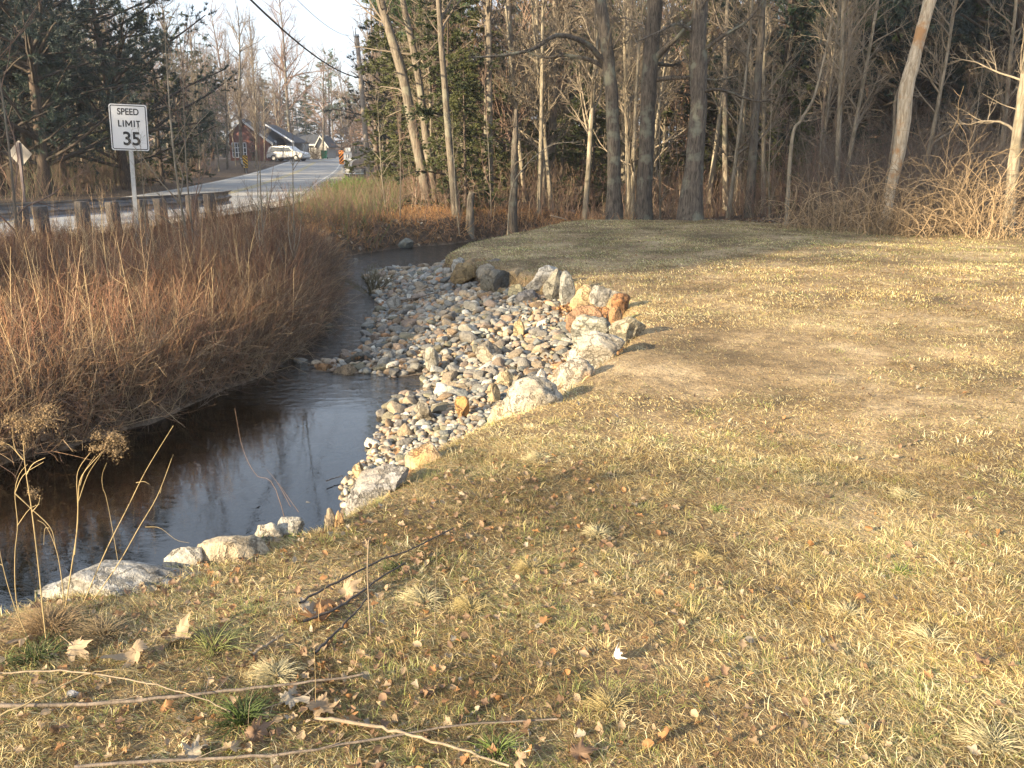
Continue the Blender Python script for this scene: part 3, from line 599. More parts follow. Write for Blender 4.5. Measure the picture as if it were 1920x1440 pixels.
def own_tree(name, label, pts, D, widths, mb, mt, seed, cat="tree", n1=14, n2=70, n3=260, t0=.35, limbs=(), lf=.2, rm=.006, Dtop=0.0, ext=0, ang=.85, up=.05, sides=14):
    """a tree whose trunk follows its own bends; limbs: lists of points with a start width"""
    P = np.array([p2d(a, b, D + Dtop * i / len(pts)) for i, (a, b) in enumerate(pts)])[::-1]; w = np.array(widths, float)[::-1] / FPX * D / 2
    gz = float(ground_z(P[:1, 0], P[:1, 1])[0]); base = np.array([P[0, 0], P[0, 1], gz])
    P = P - base; P[0, 2] = -.2
    if ext:
        d = nrm(P[-1] - P[-2]); P = np.vstack([P, P[-1] + d * ext * .5 + np.array([.1, .1, 0]), P[-1] + d * ext + np.array([-.1, .2, 0])]); w = np.append(w, [w[-1] * .65, w[-1] * .25])
    K = 26; PP = smooth_poly(P, K); RR = np.interp(np.linspace(0, 1, K), np.linspace(0, 1, len(w)), w); RR[0] *= 1.35; RR[1] *= 1.1
    r = np.random.default_rng(seed); root = thing(name, label, cat); root.location = base
    V, F = tubes(PP[None], RR[None], sides)
    rad = np.repeat(RR, sides)[:, None]; V = V + r.normal(size=V.shape) * rad * .06
    mk("trunk", V, F, mb, root)
    for lp, lw in limbs:
        Q = np.array([p2d(a, b, D + e) for a, b, e in lp]) - base; QQ = smooth_poly(Q, 16); QR = np.linspace(lw, lw * .22, 16) / FPX * D / 2
        a, ra = branches(QQ[None], QR[None], 16, .15, 1, .8, .22, 6, r, .08, .2, rm); b, rb = branches(a, ra, 70, .1, 1, .7, .5, 4, r, .03, .2, rm * .8); c, rc = branches(b, rb, 140, .1, 1, .7, .6, 3, r, 0, .2, rm * .6)
        V, F = merge([tubes(QQ[None], QR[None], 8), tubes(a, ra, 4), tubes(b, rb, 3), tubes(c, rc, 3)]); mk("limb", V, F, mb, root)
    if n1:
        a, ra = branches(PP[None], RR[None], n1, t0, 1, ang, lf, 7, r, up, .13, rm * 1.5); b, rb = branches(a, ra, n2, .1, 1, .7, .5, 5, r, up, .18, rm); c, rc = branches(b, rb, n3, .1, 1, .7, .6, 4, r, 0, .2, rm * .7)
        V, F = merge([tubes(a, ra, 5), tubes(b, rb, 3), tubes(c, rc, 3)]); mk("crown", V, F, mt, root)
    return root
# the trees one can tell apart along the lawn
own_tree("leaning_tree", "front one of two leaning trunks between the utility pole and the hemlock", [(713,0),(733,67),(757,150),(773,233),(795,335),(803,392)], 27, [14,15,17,18,19,22], M_bark_grey, M_twig, 1, ext=6, n1=16)
own_tree("leaning_tree", "rear one of two leaning trunks, the more upright, beside the hemlock", [(755,0),(773,83),(788,167),(800,267),(811,350),(816,392)], 28, [10,12,13,15,16,18], M_bark_grey, M_twig, 2, ext=6)
own_tree("maple_tree", "dark furrowed maple with two long limbs arching left over the lawn's far edge", [(1124,-20),(1134,60),(1141,120),(1148,200),(1151,300),(1152,404)], 22.2, [20,21,22,23,25,29], M_bark_dark, M_twig, 3, ext=5, n1=10, limbs=[
   ([(1132,118,0),(1100,82,-.3),(1045,66,-.8),(1000,92,-1.2),(940,104,-1.6),(880,108,-2)], 11), ([(1136,128,0),(1105,112,.2),(1060,104,.4),(1020,108,.5),(985,96,.6)], 9)])
own_tree("maple_tree", "dark furrowed maple, middle one of three, with limbs forking to the right", [(1230,-20),(1224,60),(1219,120),(1214,200),(1211,300),(1206,404)], 22.0, [26,27,28,26,27,32], M_bark_dark, M_twig, 4, ext=5, n1=10, limbs=[
   ([(1226,112,0),(1250,88,-.3),(1278,62,-.5),(1305,30,-.7),(1330,-10,-.9)], 13), ([(1226,150,0),(1262,146,-.2),(1300,146,-.4),(1345,150,-.6),(1390,140,-.8)], 9), ([(1226,118,0),(1262,122,.3),(1290,108,.5)], 8)])
own_tree("maple_tree", "thickest of the three dark maples at the lawn's far edge, with broken bark", [(1316,-20),(1309,60),(1309,130),(1310,200),(1303,290),(1294,392)], 21.4, [26,28,31,28,33,44], M_bark_dark, M_twig, 5, ext=5, n1=12, limbs=[
   ([(1312,100,0),(1352,70,-.3),(1400,40,-.5),(1440,-10,-.7)], 9), ([(1308,176,0),(1350,168,-.3),(1420,190,-.5),(1475,178,-.7)], 7), ([(1300,60,0),(1270,45,-.3),(1235,60,-.6),(1190,80,-.8)], 7)])
own_tree("pine_tree", "straight reddish trunk with stubby dead twigs right of the three maples", [(1430,-20),(1427,67),(1418,180),(1411,300),(1405,385)], 24, [12,13,14,16,18], M_bark_grey, M_twig_pale, 6, n1=26, lf=.1, ang=1.4, t0=.1, ext=6, up=0)
own_tree("dead_snag", "leaning barkless pale snag standing over the vine thicket", [(1752,-30),(1743,4),(1722,80),(1712,120),(1700,165),(1693,240),(1683,300),(1671,352),(1660,400)], 19.5, [19,20,20,23,25,24,20,17,15], M_bark_snag, M_twig_pale, 7, "dead tree", n1=6, n2=14, n3=20, lf=.14, sides=16)
own_tree("bare_tree", "tan vine wrapped tree at the right edge of the view", [(1935,60),(1921,150),(1912,220),(1902,300),(1893,405)], 17.5, [14,16,17,18,22], M_bark_pale, M_twig_pale, 8, ext=4, n1=18, t0=.2)
own_tree("broken_snag", "dark broken stub trunk with a pale splintered top among the saplings", [(968,205),(966,260),(964,320),(962,404)], 24, [6,11,13,16], M_bark_dark, M_twig, 9, "dead tree", n1=3, n2=6, n3=6, lf=.4)
own_tree("stump", "orange lit broken stump at the stream bend below the hemlock", [(885,360),(882,380),(880,404)], 23.5, [11,13,18], M_bark_grey, M_twig, 10, "stump", n1=0)
own_tree("birch_tree", "thin straight whitish birch in the wood left of the three maples", [(1019,-20),(1017,80),(1016,170),(1013,300),(1010,380)], 26, [6,6,7,7,8], M_bark_pale, M_twig_pale, 11, ext=7, lf=.14)
own_tree("birch_tree", "kinked sapling with whitish bark, right of the maples", [(1560,40),(1545,110),(1525,185),(1502,225),(1485,262),(1482,330)], 20, [3,4,5,5,6,7], M_bark_pale, M_twig_pale, 12, n1=12, lf=.2)
own_tree("bare_tree", "thick pale trunk lit yellow between the middle and thickest maples", [(1180,-20),(1178,100),(1174,230),(1176,330)], 31, [14,15,17,18], M_bark_pale, M_twig_pale, 13, ext=8, lf=.12)
own_tree("fallen_limb", "bent pale dead limb propped across the broken stub trunk", [(1090,266),(1040,270),(1010,288),(985,312),(958,360),(950,402)], 22.8, [1.2,1.6,2,2.4,2.8,3], M_bark_pale, M_twig_pale, 14, "limb", n1=5, n2=8, n3=6, lf=.2)
# grey leaning stem beside the snag
own_tree("dead_snag", "short dead brown stem close against the left side of the pale snag", [(1690,152),(1678,195),(1676,250),(1668,310),(1655,365)], 19.9, [4,5,5,6,7], M_bark_grey, M_twig, 15, "dead tree", n1=2, n2=4, n3=4, lf=.2)

# prototypes, then copies set out through the wood
PROTO = {}
def reg(key, o): index_kids(o); PROTO[key] = [o, 0]; o.location = (0, 0, -60)
reg("slim1", bare_tree("bare_tree", "", "tree", 11, .085, 21, 26, 190, 1000, .25, M_bark_pale, M_twig_pale, .007, lf=.2))
reg("slim2", bare_tree("bare_tree", "", "tree", 12, .11, 22, 28, 200, 1000, .25, M_bark_grey, M_twig, .007, lf=.24))
reg("slim3", bare_tree("bare_tree", "", "tree", 9.5, .07, 23, 30, 220, 1100, .12, M_bark_pale, M_twig_pale, .006, lf=.22))
reg("mid1", bare_tree("bare_tree", "", "tree", 14, .19, 24, 34, 220, 900, .2, M_bark_grey, M_twig, .010, lf=.3, n4=900))
reg("mid2", bare_tree("bare_tree", "", "tree", 13, .16, 25, 38, 240, 900, .15, M_bark_grey, M_twig_red, .010, lf=.3, n4=900))
reg("mid3", bare_tree("bare_tree", "", "tree", 15, .2, 26, 36, 240, 1000, .3, M_bark_dark, M_twig_red, .011, lf=.32, n4=1000))
reg("sap1", bare_tree("sapling", "", "sapling", 4.2, .022, 27, 16, 50, 110, .1, M_bark_pale, M_twig_pale, .003, lf=.3, ang=.5))
reg("sap2", bare_tree("sapling", "", "sapling", 3.4, .018, 28, 14, 50, 110, .1, M_bark_grey, M_twig_red, .003, lf=.35, ang=.5))
reg("hem", conifer("hemlock_tree", "", "hemlock", 9, .12, 31, 90, .04, 2.3, .25, 'h', M_hemlock, per=9, kk=7))
reg("spr", conifer("spruce_tree", "", "spruce", 13, .16, 32, 110, .05, 2.4, .22, 's', M_spruce, per=8, kk=6))
reg("pin", conifer("pine_tree", "", "pine", 15, .2, 33, 60, .35, 3.4, .12, 'pine', M_pine, dead=30))
reg("pin2", conifer("pine_tree", "", "pine", 16, .24, 34, 95, .08, 5.2, .14, 'pine', M_pine_dark, dead=0, per=13, kk=9))
reg("high", conifer("pine_tree", "", "pine", 20, .22, 35, 95, .46, 4.6, .12, 'pine', M_pine_dark, dead=0, per=12, kk=10))
TREES = []
def put(key, x, y, s, label, group=None, rz=None, sz=None, lean=0.0):
    src, used = PROTO[key]
    o = src if not used else copy_tree(src)
    if used: KIDS.pop(o.name, None)
    PROTO[key][1] += 1; place(o, x, y, s, rng.uniform(0, 6.28) if rz is None else rz, sz)
    if lean: o.rotation_euler[0] = lean * rng.normal(); o.rotation_euler[1] = lean * rng.normal()
    o["label"] = label
    if group: o["group"] = group
    TREES.append((x, y)); return o
# single ones first
put("hem", atx(838, 26), 26, .75, "yellow green hemlock right of the two leaning trunks", rz=.4)
put("hem", atx(872, 25.5), 25.5, .5, "small bright hemlock sapling beside the orange lit stump", rz=2)
put("hem", atx(812, 31), 31, .85, "tall hemlock behind the two leaning trunks", rz=4)
for k, (px, D, s_, lab) in enumerate([(752, 34, .8, "hemlock behind the brush right of the utility pole"), (905, 31, .7, "hemlock in the wood between the stump and the broken stub"), (860, 35, 1.0, "tall hemlock filling the wood behind the stump"), (770, 38, 1.1, "tall hemlock farther back between the leaning trunks"), (945, 38, .9, "hemlock deep behind the broken stub"), (1290, 33, .8, "hemlock behind the thickest maple"), (1470, 27, .55, "low dark hemlock bush right of the reddish trunk"), (1360, 36, .9, "hemlock in the gap right of the thickest maple")]):
    put("hem", atx(px, D), D, s_, lab, rz=k * 1.1)
for k, (px, D, s_, lab) in enumerate([(408, 68, .8, "slim tree left of the yellow and black marker"), (424, 74, .9, "slim tree just left of the brick house"), (441, 82, .85, "slim tree before the brick house window"), (478, 86, .9, "slim tree before the brick house's right eave"), (385, 62, .8, "slim tree standing left of the far guardrail"), (372, 57, .75, "slim tree across the road behind the pale saplings"), (495, 98, .8, "slim tree at the corner of the carport"), (530, 118, 1.0, "tall slim tree behind the carport roof")]):
    put(["slim1", "slim2", "slim3"][k % 3], atx(px, D), D, s_, lab, rz=k * 1.7)
put("pin2", -17.8, 33.5, 1.0, "big dark pine with layered drooping boughs behind the speed limit sign", rz=1.0)
put("pin2", -24.5, 36, 1.1, "big dark pine at the left edge, behind the diamond sign", rz=3.0)
put("pin", atx(800, 37), 37, 1.05, "tall pine whose boughs reach left over the utility pole", rz=.5)
put("pin2", atx(790, 50), 50, .85, "pine with blue green tiered boughs just right of the utility pole", rz=2.2)
put("hem", atx(300, 46), 46, .95, "light green hemlock behind the speed limit sign post", rz=1.3)
put("spr", atx(398, 105), 105, 1.08, "narrow spruce with its tip against the sky, left of the brick house", rz=0)
put("spr", atx(500, 150), 150, 1.0, "dark spruce behind the brick house roof", rz=1)
put("spr", atx(560, 165), 165, .95, "dark spruce behind the low grey house", rz=2)
put("spr", atx(355, 78), 78, .6, "short dark spruce left of the yellow and black marker", rz=2)
put("spr", atx(478, 95), 95, .26, "clipped dark evergreen shrub at the brick house corner", rz=2)
put("mid1", atx(452, 88), 88, 1.05, "tall spreading bare tree standing before the brick house", rz=.7)
put("mid3", atx(603, 122), 122, .95, "broad bare tree behind the low grey house", rz=2.7)
put("slim1", atx(650, 100), 100, .85, "thin pale tree by the road crest, left of the utility pole", rz=1.2)
for k, (px, D, s, lab) in enumerate([(338, 14.6, 1.0, "pale many twigged sapling in the brush right of the speed limit sign"), (352, 12.4, .95, "straight pale sapling, nearest right of the guardrail's sixth post"), (536, 11.6, .62, "lone thin grey sapling in the brush before the road"),
     (482, 14, .8, "dark thin sapling left of the lone grey one"), (250, 11.5, .45, "low forked sapling in the brush under the speed limit sign"), (5, 13, 1.3, "pale sapling bending at the left edge of the view"), (470, 12, .52, "small forked sapling in front of the guardrail's buried end")]):
    put("sap1" if k % 2 == 0 else "sap2", atx(px, D), D, s, lab)
for k, (px, D, s, lab) in enumerate([(745, 23, .9, "twin stemmed sapling on the far bank left of the leaning trunks"), (722, 24, .8, "slender sapling on the far bank beside the pole"), (795, 22.6, .35, "stubby sapling on the orange lit far bank"), (860, 23, .7, "thin sapling before the small hemlock")]):
    put("sap2" if k % 2 == 0 else "sap1", atx(px, D), D, s, lab)
def near_words(x, y):
    """where a tree of the wood stands, against things one can find in the picture"""
    px = 960 + x / max(y, 1) * 1.035 * FPX
    marks = [(30, "the diamond sign"), (235, "the speed limit sign"), (350, "the pale saplings by the sign"), (455, "the brick house"), (570, "the low grey house"), (680, "the utility pole"), (790, "the leaning trunks"), (870, "the orange stump"),
             (965, "the broken stub"), (1014, "the straight birch"), (1148, "the limbed maple"), (1212, "the middle maple"), (1303, "the thickest maple"), (1410, "the reddish trunk"), (1500, "the kinked sapling"), (1685, "the pale snag"), (1800, "the vine thicket"), (1900, "the vine wrapped tree")]
    m = min(marks, key=lambda q: abs(q[0] - px)); side = "just behind" if abs(px - m[0]) < 12 else ("right of" if px > m[0] else "left of")
    dep = "at the edge" if y < 26 else ("second row" if y < 30 else ("few rows in" if y < 37 else ("deep inside" if y < 52 else ("far back" if y < 90 else "on the skyline"))))
    return f"{side} {m[1]}, {dep}"
DESC = {"slim1": "slim pale bare tree", "slim2": "slim grey bare tree", "slim3": "thin pale bare tree with low twigs", "mid1": "tall grey spreading bare tree", "mid2": "tall reddish twigged bare tree", "mid3": "tall dark trunked bare tree",
        "sap1": "pale whippy sapling", "sap2": "reddish whippy sapling", "hem": "green hemlock", "spr": "dark spruce", "pin": "pine with dead lower branches", "pin2": "broad dark pine", "high": "high crowned pine"}
def scatter(n, xr, yr, keys, wts, smin, smax, ok, mind, group):
    keys = list(keys); w = np.array(wts, float); w /= w.sum(); c = 0; tr = 0
    while c < n and tr < n * 40:
        tr += 1; y = rng.uniform(*yr); x = rng.uniform(*xr)
        if not ok(x, y): continue
        if any((x - a) ** 2 + (y - b) ** 2 < mind ** 2 for a, b in TREES): continue
        k = keys[rng.choice(len(keys), p=w)]; s = rng.uniform(smin, smax) * (.55 if k in ("hem",) and y < 40 else 1.0)
        put(k, x, y, s, " ".join((DESC[k] + " " + near_words(x, y)).split()[:16]).rstrip(","), group, sz=s * rng.uniform(.9, 1.15), lean=.035); c += 1
def road_d(x, y): return np.min(np.hypot(RC[:, 0] - x, RC[:, 1] - y))
def edge_y(x): return np.interp(x, [-6, -3, 1.5, 5.5, 7.6, 9, 12, 18], [24.5, 24, 23.0, 22.6, 20.3, 19.4, 19.6, 20.5])
inview = lambda x, y, m=1.0: abs(x) < y * .62 + m
wood = lambda x, y: y > edge_y(x) + .2 and x > -.118 * y and inview(x, y, 2)
scatter(46, (-6, 24), (21, 29), ("slim1", "slim2", "slim3", "sap1", "sap2", "hem"), (5, 4, 6, 3, 3, .8), .8, 1.05, wood, .8, "trees of the wood behind the lawn")
scatter(70, (-8, 32), (28, 42), ("slim1", "slim2", "slim3", "mid1", "mid2", "hem", "pin", "spr"), (6, 4, 5, 3, 2, 2.5, 2, .5), .8, 1.1, wood, 1.1, "trees of the wood behind the lawn")
scatter(26, (9, 32), (27, 40), ("pin2", "spr", "pin", "mid3", "hem"), (3, 2, 2, 1, 3), .75, 1.0, lambda x, y: wood(x, y) and x / y > .27, 1.6, "trees of the wood behind the lawn")
scatter(60, (-14, 46), (42, 68), ("mid1", "mid2", "mid3", "pin", "pin2", "spr", "hem"), (4, 4, 3, 3, 2, 2, 3), .8, 1.1, wood, 1.7, "trees of the wood behind the lawn")
lw = lambda x, y: road_d(x, y) > 5.2 and x < RC[np.argmin(np.abs(RC[:, 1] - y)), 0] and inview(x, y, 4) and not (76 < y < 125 and -45 < x < -18) and not (y > 60 and x / y > -.27)
scatter(36, (-46, -14), (33, 56), ("slim1", "slim2", "slim3", "mid1", "mid2", "hem", "spr", "pin2", "sap1"), (4, 3, 4, 3, 3, 4, 2, 2, 3), .7, 1.0, lw, 1.5, "trees across the road")
scatter(34, (-70, -18), (54, 100), ("mid1", "mid2", "mid3", "pin", "hem", "spr"), (4, 4, 3, 1.5, 2, 1.5), .75, 1.0, lambda x, y: lw(x, y) and not (x / y > -.345 and y > 60), 2.2, "trees across the road")
hb = lambda x, y: inview(x, y, 6) and y > 126 and x < -4 - (y - 125) * .05 and road_d(x, y) > 5
scatter(110, (-120, -8), (126, 185), ("mid1", "mid2", "mid3", "spr", "pin"), (5, 5, 5, 1.6, 1), 1.1, 1.5, hb, 3.2, "trees on the skyline beyond the houses")
scatter(16, (-20, -8), (62, 126), ("mid1", "mid2", "mid3", "hem", "pin"), (3, 3, 3, 2, 1), .8, 1.0, lambda x, y: road_d(x, y) > 5 and x > RC[np.argmin(np.abs(RC[:, 1] - y)), 0] and inview(x, y, 3), 2.0, "trees right of the road's bend")
# where two still read the same, say which of them it is from the left
by = {}
for o in list(COL.objects):
    if o.type == 'EMPTY' and o.get("category") in ("tree", "sapling", "hemlock", "spruce", "pine") and o.location.z > -30: by.setdefault(o["label"], []).append(o)
ORD = ["leftmost", "second from left", "third from left", "fourth from left", "fifth from left", "sixth from left", "seventh from left", "eighth from left", "ninth from left", "tenth from left"]
for lab, os_ in by.items():
    if len(os_) > 1:
        os_.sort(key=lambda o: o.location.x / o.location.y)
        for k, o in enumerate(os_): o["label"] = (ORD[k] if k < 10 else "another") + " " + (lab if len(lab.split()) <= 13 else lab.replace("tall ", "").replace("thin pale bare tree with low twigs", "thin pale bare tree").replace("with dead lower branches", "").replace("spreading ", "").replace("pale saplings by the sign", "pale saplings").replace("the wood, ", ""))
# trees left of the view, across the road, that shade the far end of the lawn
def shade(key, dist, n, s, lab):
    x = SDX * dist - .61 * n; y = SDY * dist + .79 * n; put(key, x, y, s, lab, "trees out of sight to the left")
for k, (d_, n_, s_, key) in enumerate([(27, 11.2, 1.01, "high"), (33, 11.5, 1.2, "high"), (24, 13.6, 0.92, "high"), (30, 13.9, 1.11, "high"), (39, 11.8, 1.25, "high"), (43, 12.4, 1.5, "high"), (35, 16.7, 1.22, "high"), (30, 22, .95, "mid1"), (36, 25, 1.0, "mid3"), (36, 30, 1.05, "pin2"), (30, 33, 1.3, "hem"), (36, 37, 1.0, "pin2"), (36, 43, 1.0, "pin2"), (42, 48, 1.1, "pin2")]):
    shade(key, d_, n_, s_, ("nearer " if d_ < 32 else "farther ") + DESC[key] + f" left of the view, about {round(n_)} paces up the road")

# ------------------------------------------------------------------ thickets
def thicket(name, label, x, y, h, colr, mat=M_stem, rad=.004, nside=5, up=.35, lean=.35, K=5, spread=.5, sides=3, curl=.12, bias=(0, 0)):
    n = len(x); z = ground_z(x, y); P0 = np.stack([x, y, z - .03], 1); d = np.stack([rng.normal(size=n) * lean + bias[0], rng.normal(size=n) * lean + bias[1], np.ones(n)], 1); d = nrm(d); pts = [P0]
    for k in range(K - 1): d = nrm(d + rng.normal(size=(n, 3)) * curl); pts.append(pts[-1] + d * (h / (K - 1))[:, None])
    P = np.stack(pts, 1); R = (rad * rng.uniform(.7, 1.3, n))[:, None] * np.linspace(1, .35, K)[None]; V1, F1 = tubes(P, R, sides); c1 = np.repeat(colr, K * sides, 0)
    parts = [(V1, F1)]; cs = [c1]
    if nside:
        m = n * nside; pi = np.repeat(np.arange(n), nside); t = rng.uniform(.25, .95, m) * (K - 1); i = t.astype(int); f = (t - i)[:, None]; pos = P[pi, i] * (1 - f) + P[pi, i + 1] * f; T = nrm(P[pi, i + 1] - P[pi, i])
        d = nrm(T * .8 + rng.normal(size=(m, 3)) * spread + np.array([0, 0, up * .5])); L = (h[pi] * rng.uniform(.15, .45, m) * (1.1 - t / K))[:, None]
        Q = np.stack([pos, pos + d * L * .5, pos + nrm(d + rng.normal(size=(m, 3)) * .2 + np.array([0, 0, .12])) * L], 1); r2 = R[pi, i][:, None] * np.array([.6, .45, .25])[None]
        parts.append(tubes(Q, r2, 3)); cs.append(np.repeat(colr[pi] * rng.uniform(.85, 1.15, (m, 1)), 9, 0))
    V, F = merge(parts); return tag(mk(name, V, F, mat, col=np.concatenate(cs)), label, None, None, "stuff")
def palette(n, cols, w):
    c = np.array(cols); w = np.array(w, float); return c[rng.choice(len(c), n, p=w / w.sum())] * rng.uniform(.75, 1.25, (n, 1))
def rail_x(y): return np.interp(y, [-6, 12, 15.3, 18.9, 24, 30], [-12.5, -10.4, -9.1, -7.1, -6.9, -7.2])
def region(n, xr, yr, f):
    x = rng.uniform(*xr, n); y = rng.uniform(*yr, n); k = f(x, y); return x[k], y[k]
notw = lambda x, y: ~(inside(x, y, water_poly) | inside(x, y, lawn_poly) | inside(x, y, bar_poly))
bank = lambda x, y: notw(x, y) & (x > rail_x(y) + .25) & (x < 0) & (np.abs(x) < y * .66 + 1.2)
x, y = region(60000, (-12, 0), (3.5, 17.5), lambda x, y: bank(x, y) & ((x < -1.5) | (y < 14)))
n = min(len(x), 13500); x, y = x[:n], y[:n]; dwb = seg_dist(x, y, water_poly); h = rng.uniform(.35, .72, n) * np.clip(.95 + dwb * .5, .9, 1.12) * np.clip(1.05 + .42 * vnoise(x, y, 1.3, 31) + .2 * vnoise(x, y, 4, 32), .45, 1.6); h *= np.where(x < rail_x(y) + 1.9, .46, 1)
pl = palette(n, [(.33,.185,.105), (.26,.135,.085), (.16,.09,.065), (.45,.33,.20), (.18,.135,.10)], [4, 4, 4, 2, 3])
thicket("brush", "russet twiggy brush along the far bank of the stream", x, y, h, pl * np.clip(.85 + .5 * vnoise(x, y, 1.6, 33), .5, 1.5)[:, None], rad=.0032, nside=6, lean=.42, curl=.2, spread=.75)
# stems overhanging the bank, and pale dead stalks
x, y = region(110000, (-9, 0), (3.5, 17), lambda x, y: bank(x, y) & (seg_dist(x, y, water_poly) < .55)); n = min(len(x), 12000); x, y = x[:n], y[:n]
thicket("brush", "grey dead stems hanging over the undercut far bank", x, y, rng.uniform(.25, .75, n), palette(n, [(.20,.15,.11), (.28,.17,.10), (.38,.28,.17), (.14,.09,.07)], [3, 3, 2, 2]), rad=.003, nside=5, lean=.8, curl=.28, bias=(.75, -.55))
x, y = region(6000, (-11, 0), (5, 17), lambda x, y: bank(x, y)); n = min(len(x), 260); x, y = x[:n], y[:n]
thicket("weed_stalks", "tall pale dry stalks standing out of the brush", x, y, rng.uniform(.7, 1.25, n), palette(n, [(.50,.38,.22), (.42,.30,.18)], [1, 1]), rad=.0035, nside=7, lean=.12, curl=.05)
# far bank by the bend
x, y = region(60000, (-7.5, 3.0), (16.5, 27), lambda x, y: notw(x, y) & (x > rail_x(y) + .8)); n = min(len(x), 7000); x, y = x[:n], y[:n]
thicket("bracken", "orange brown dead bracken along the stream bend", x, y, rng.uniform(.14, .42, n), palette(n, [(.40,.21,.09), (.48,.30,.14), (.26,.15,.09)], [3, 2, 2]), rad=.005, nside=5, lean=.9, curl=.3)
x, y = region(20000, (-7.5, -3.2), (20, 36), lambda x, y: notw(x, y) & (x > rail_x(y) + .8)); n = min(len(x), 2600); x, y = x[:n], y[:n]
thicket("brush", "dark brush below the utility pole", x, y, rng.uniform(.4, 1.0, n), palette(n, [(.15,.11,.08), (.22,.14,.10), (.12,.15,.06)], [3, 2, 2]), rad=.006, nside=6)
# undergrowth of the wood
wd = lambda x, y: np.array([wood(a, b) for a, b in zip(x, y)])
x, y = region(9000, (-6, 26), (20.5, 34), wd); n = min(len(x), 4200); x, y = x[:n], y[:n]
h = rng.uniform(.5, 1.7, n) * np.where(x / y > .28, 1.45, 1)
thicket("undergrowth", "brown leafless undergrowth at the foot of the wood", x, y, h, palette(n, [(.20,.15,.11), (.26,.18,.13), (.20,.12,.09), (.34,.27,.18)], [4, 3, 3, 1]), rad=.006, nside=7, K=6, lean=.3, curl=.16)
x, y = region(9000, (-10, 42), (33, 56), wd); n = min(len(x), 3800); x, y = x[:n], y[:n]
thicket("undergrowth", "dim undergrowth deeper in the wood", x, y, rng.uniform(.8, 2.8, n), palette(n, [(.20,.15,.11), (.17,.12,.09), (.10,.12,.05)], [4, 3, 2]), rad=.011, nside=6, lean=.25)
x, y = region(9000, (-44, -13), (30, 62), lambda x, y: np.array([lw(a, b) for a, b in zip(x, y)])); n = min(len(x), 3600); x, y = x[:n], y[:n]
thicket("undergrowth", "brown undergrowth across the road", x, y, rng.uniform(.6, 2.2, n), palette(n, [(.19,.14,.10), (.23,.15,.11), (.12,.13,.07)], [4, 3, 2]), rad=.009, nside=6)
x, y = region(9000, (6, 22), (19, 30), lambda x, y: wd(x, y) & (x / y > .33)); n = min(len(x), 1500); x, y = x[:n], y[:n]
thicket("undergrowth", "tall grey leafless shrubs around the pale snag", x, y, rng.uniform(1.4, 3.4, n), palette(n, [(.17,.145,.12), (.14,.11,.09), (.22,.19,.15)], [3, 3, 1]), rad=.006, nside=12, K=7, lean=.28, curl=.14, spread=.6)
# vine tangles at the right
def tangle(label, px, D, w, h, n, seed):
    r = np.random.default_rng(seed); x0 = atx(px, D); root_z = float(ground_z(np.array([x0]), np.array([D]))[0])
    a = r.uniform(0, 6.28, n); q = r.uniform(.1, .6, n) * w; p = np.stack([np.cos(a) * q * .9, np.sin(a) * q * .6, np.zeros(n) - .03], 1); d = nrm(np.stack([r.normal(size=n) * .35, r.normal(size=n) * .3, np.ones(n)], 1)); out = [p]; K = 10; ln = r.uniform(.6, 1.5, n) * h
    for k in range(K - 1): d = nrm(d + r.normal(size=(n, 3)) * .22 - np.array([0, 0, .23]) * (k > 3)); out.append(out[-1] + d * (ln / (K - 1))[:, None])
    P = np.stack(out, 1); P[:, :, 2] = np.maximum(P[:, :, 2], -.02 + .02 * r.random((n, K))); R = np.full((n, 1), .0062) * r.uniform(.5, 1.3, (n, 1)) * np.linspace(1, .5, K)[None]
    b, rb = branches(P, R, n * 4, .2, 1, .8, .2, 4, r, .02, .3, .0035); V, F = merge([tubes(P, R, 4), tubes(b, rb, 3)])
    c = np.concatenate([np.repeat(np.array([.38, .28, .17]) * r.uniform(.4, 1.4, (n, 1)), K * 4, 0), np.repeat(np.array([.33, .24, .145]) * r.uniform(.4, 1.4, (n * 4, 1)), 12, 0)])
    o = mk("vine_thicket", V, F, M_stem, col=c); o.location = (x0, D, root_z); tag(o, label, "vine thicket")
tangle("tan arching vine thicket at the foot of the pale snag", 1650, 17.6, 1.5, 1.3, 150, 1)
tangle("low tan vine tangle between the snag and the upright vine column", 1725, 17.2, 1.1, .8, 110, 2)
tangle("tall tan vine column right of the pale snag", 1792, 17.6, .8, 2.0, 120, 3)
tangle("tan vine tangle at the foot of the vine wrapped tree", 1880, 16.9, 1.0, 1.4, 110, 4)
tangle("dark spiky bramble left of the arching vine thicket", 1545, 18.6, 1.6, 1.0, 140, 5)
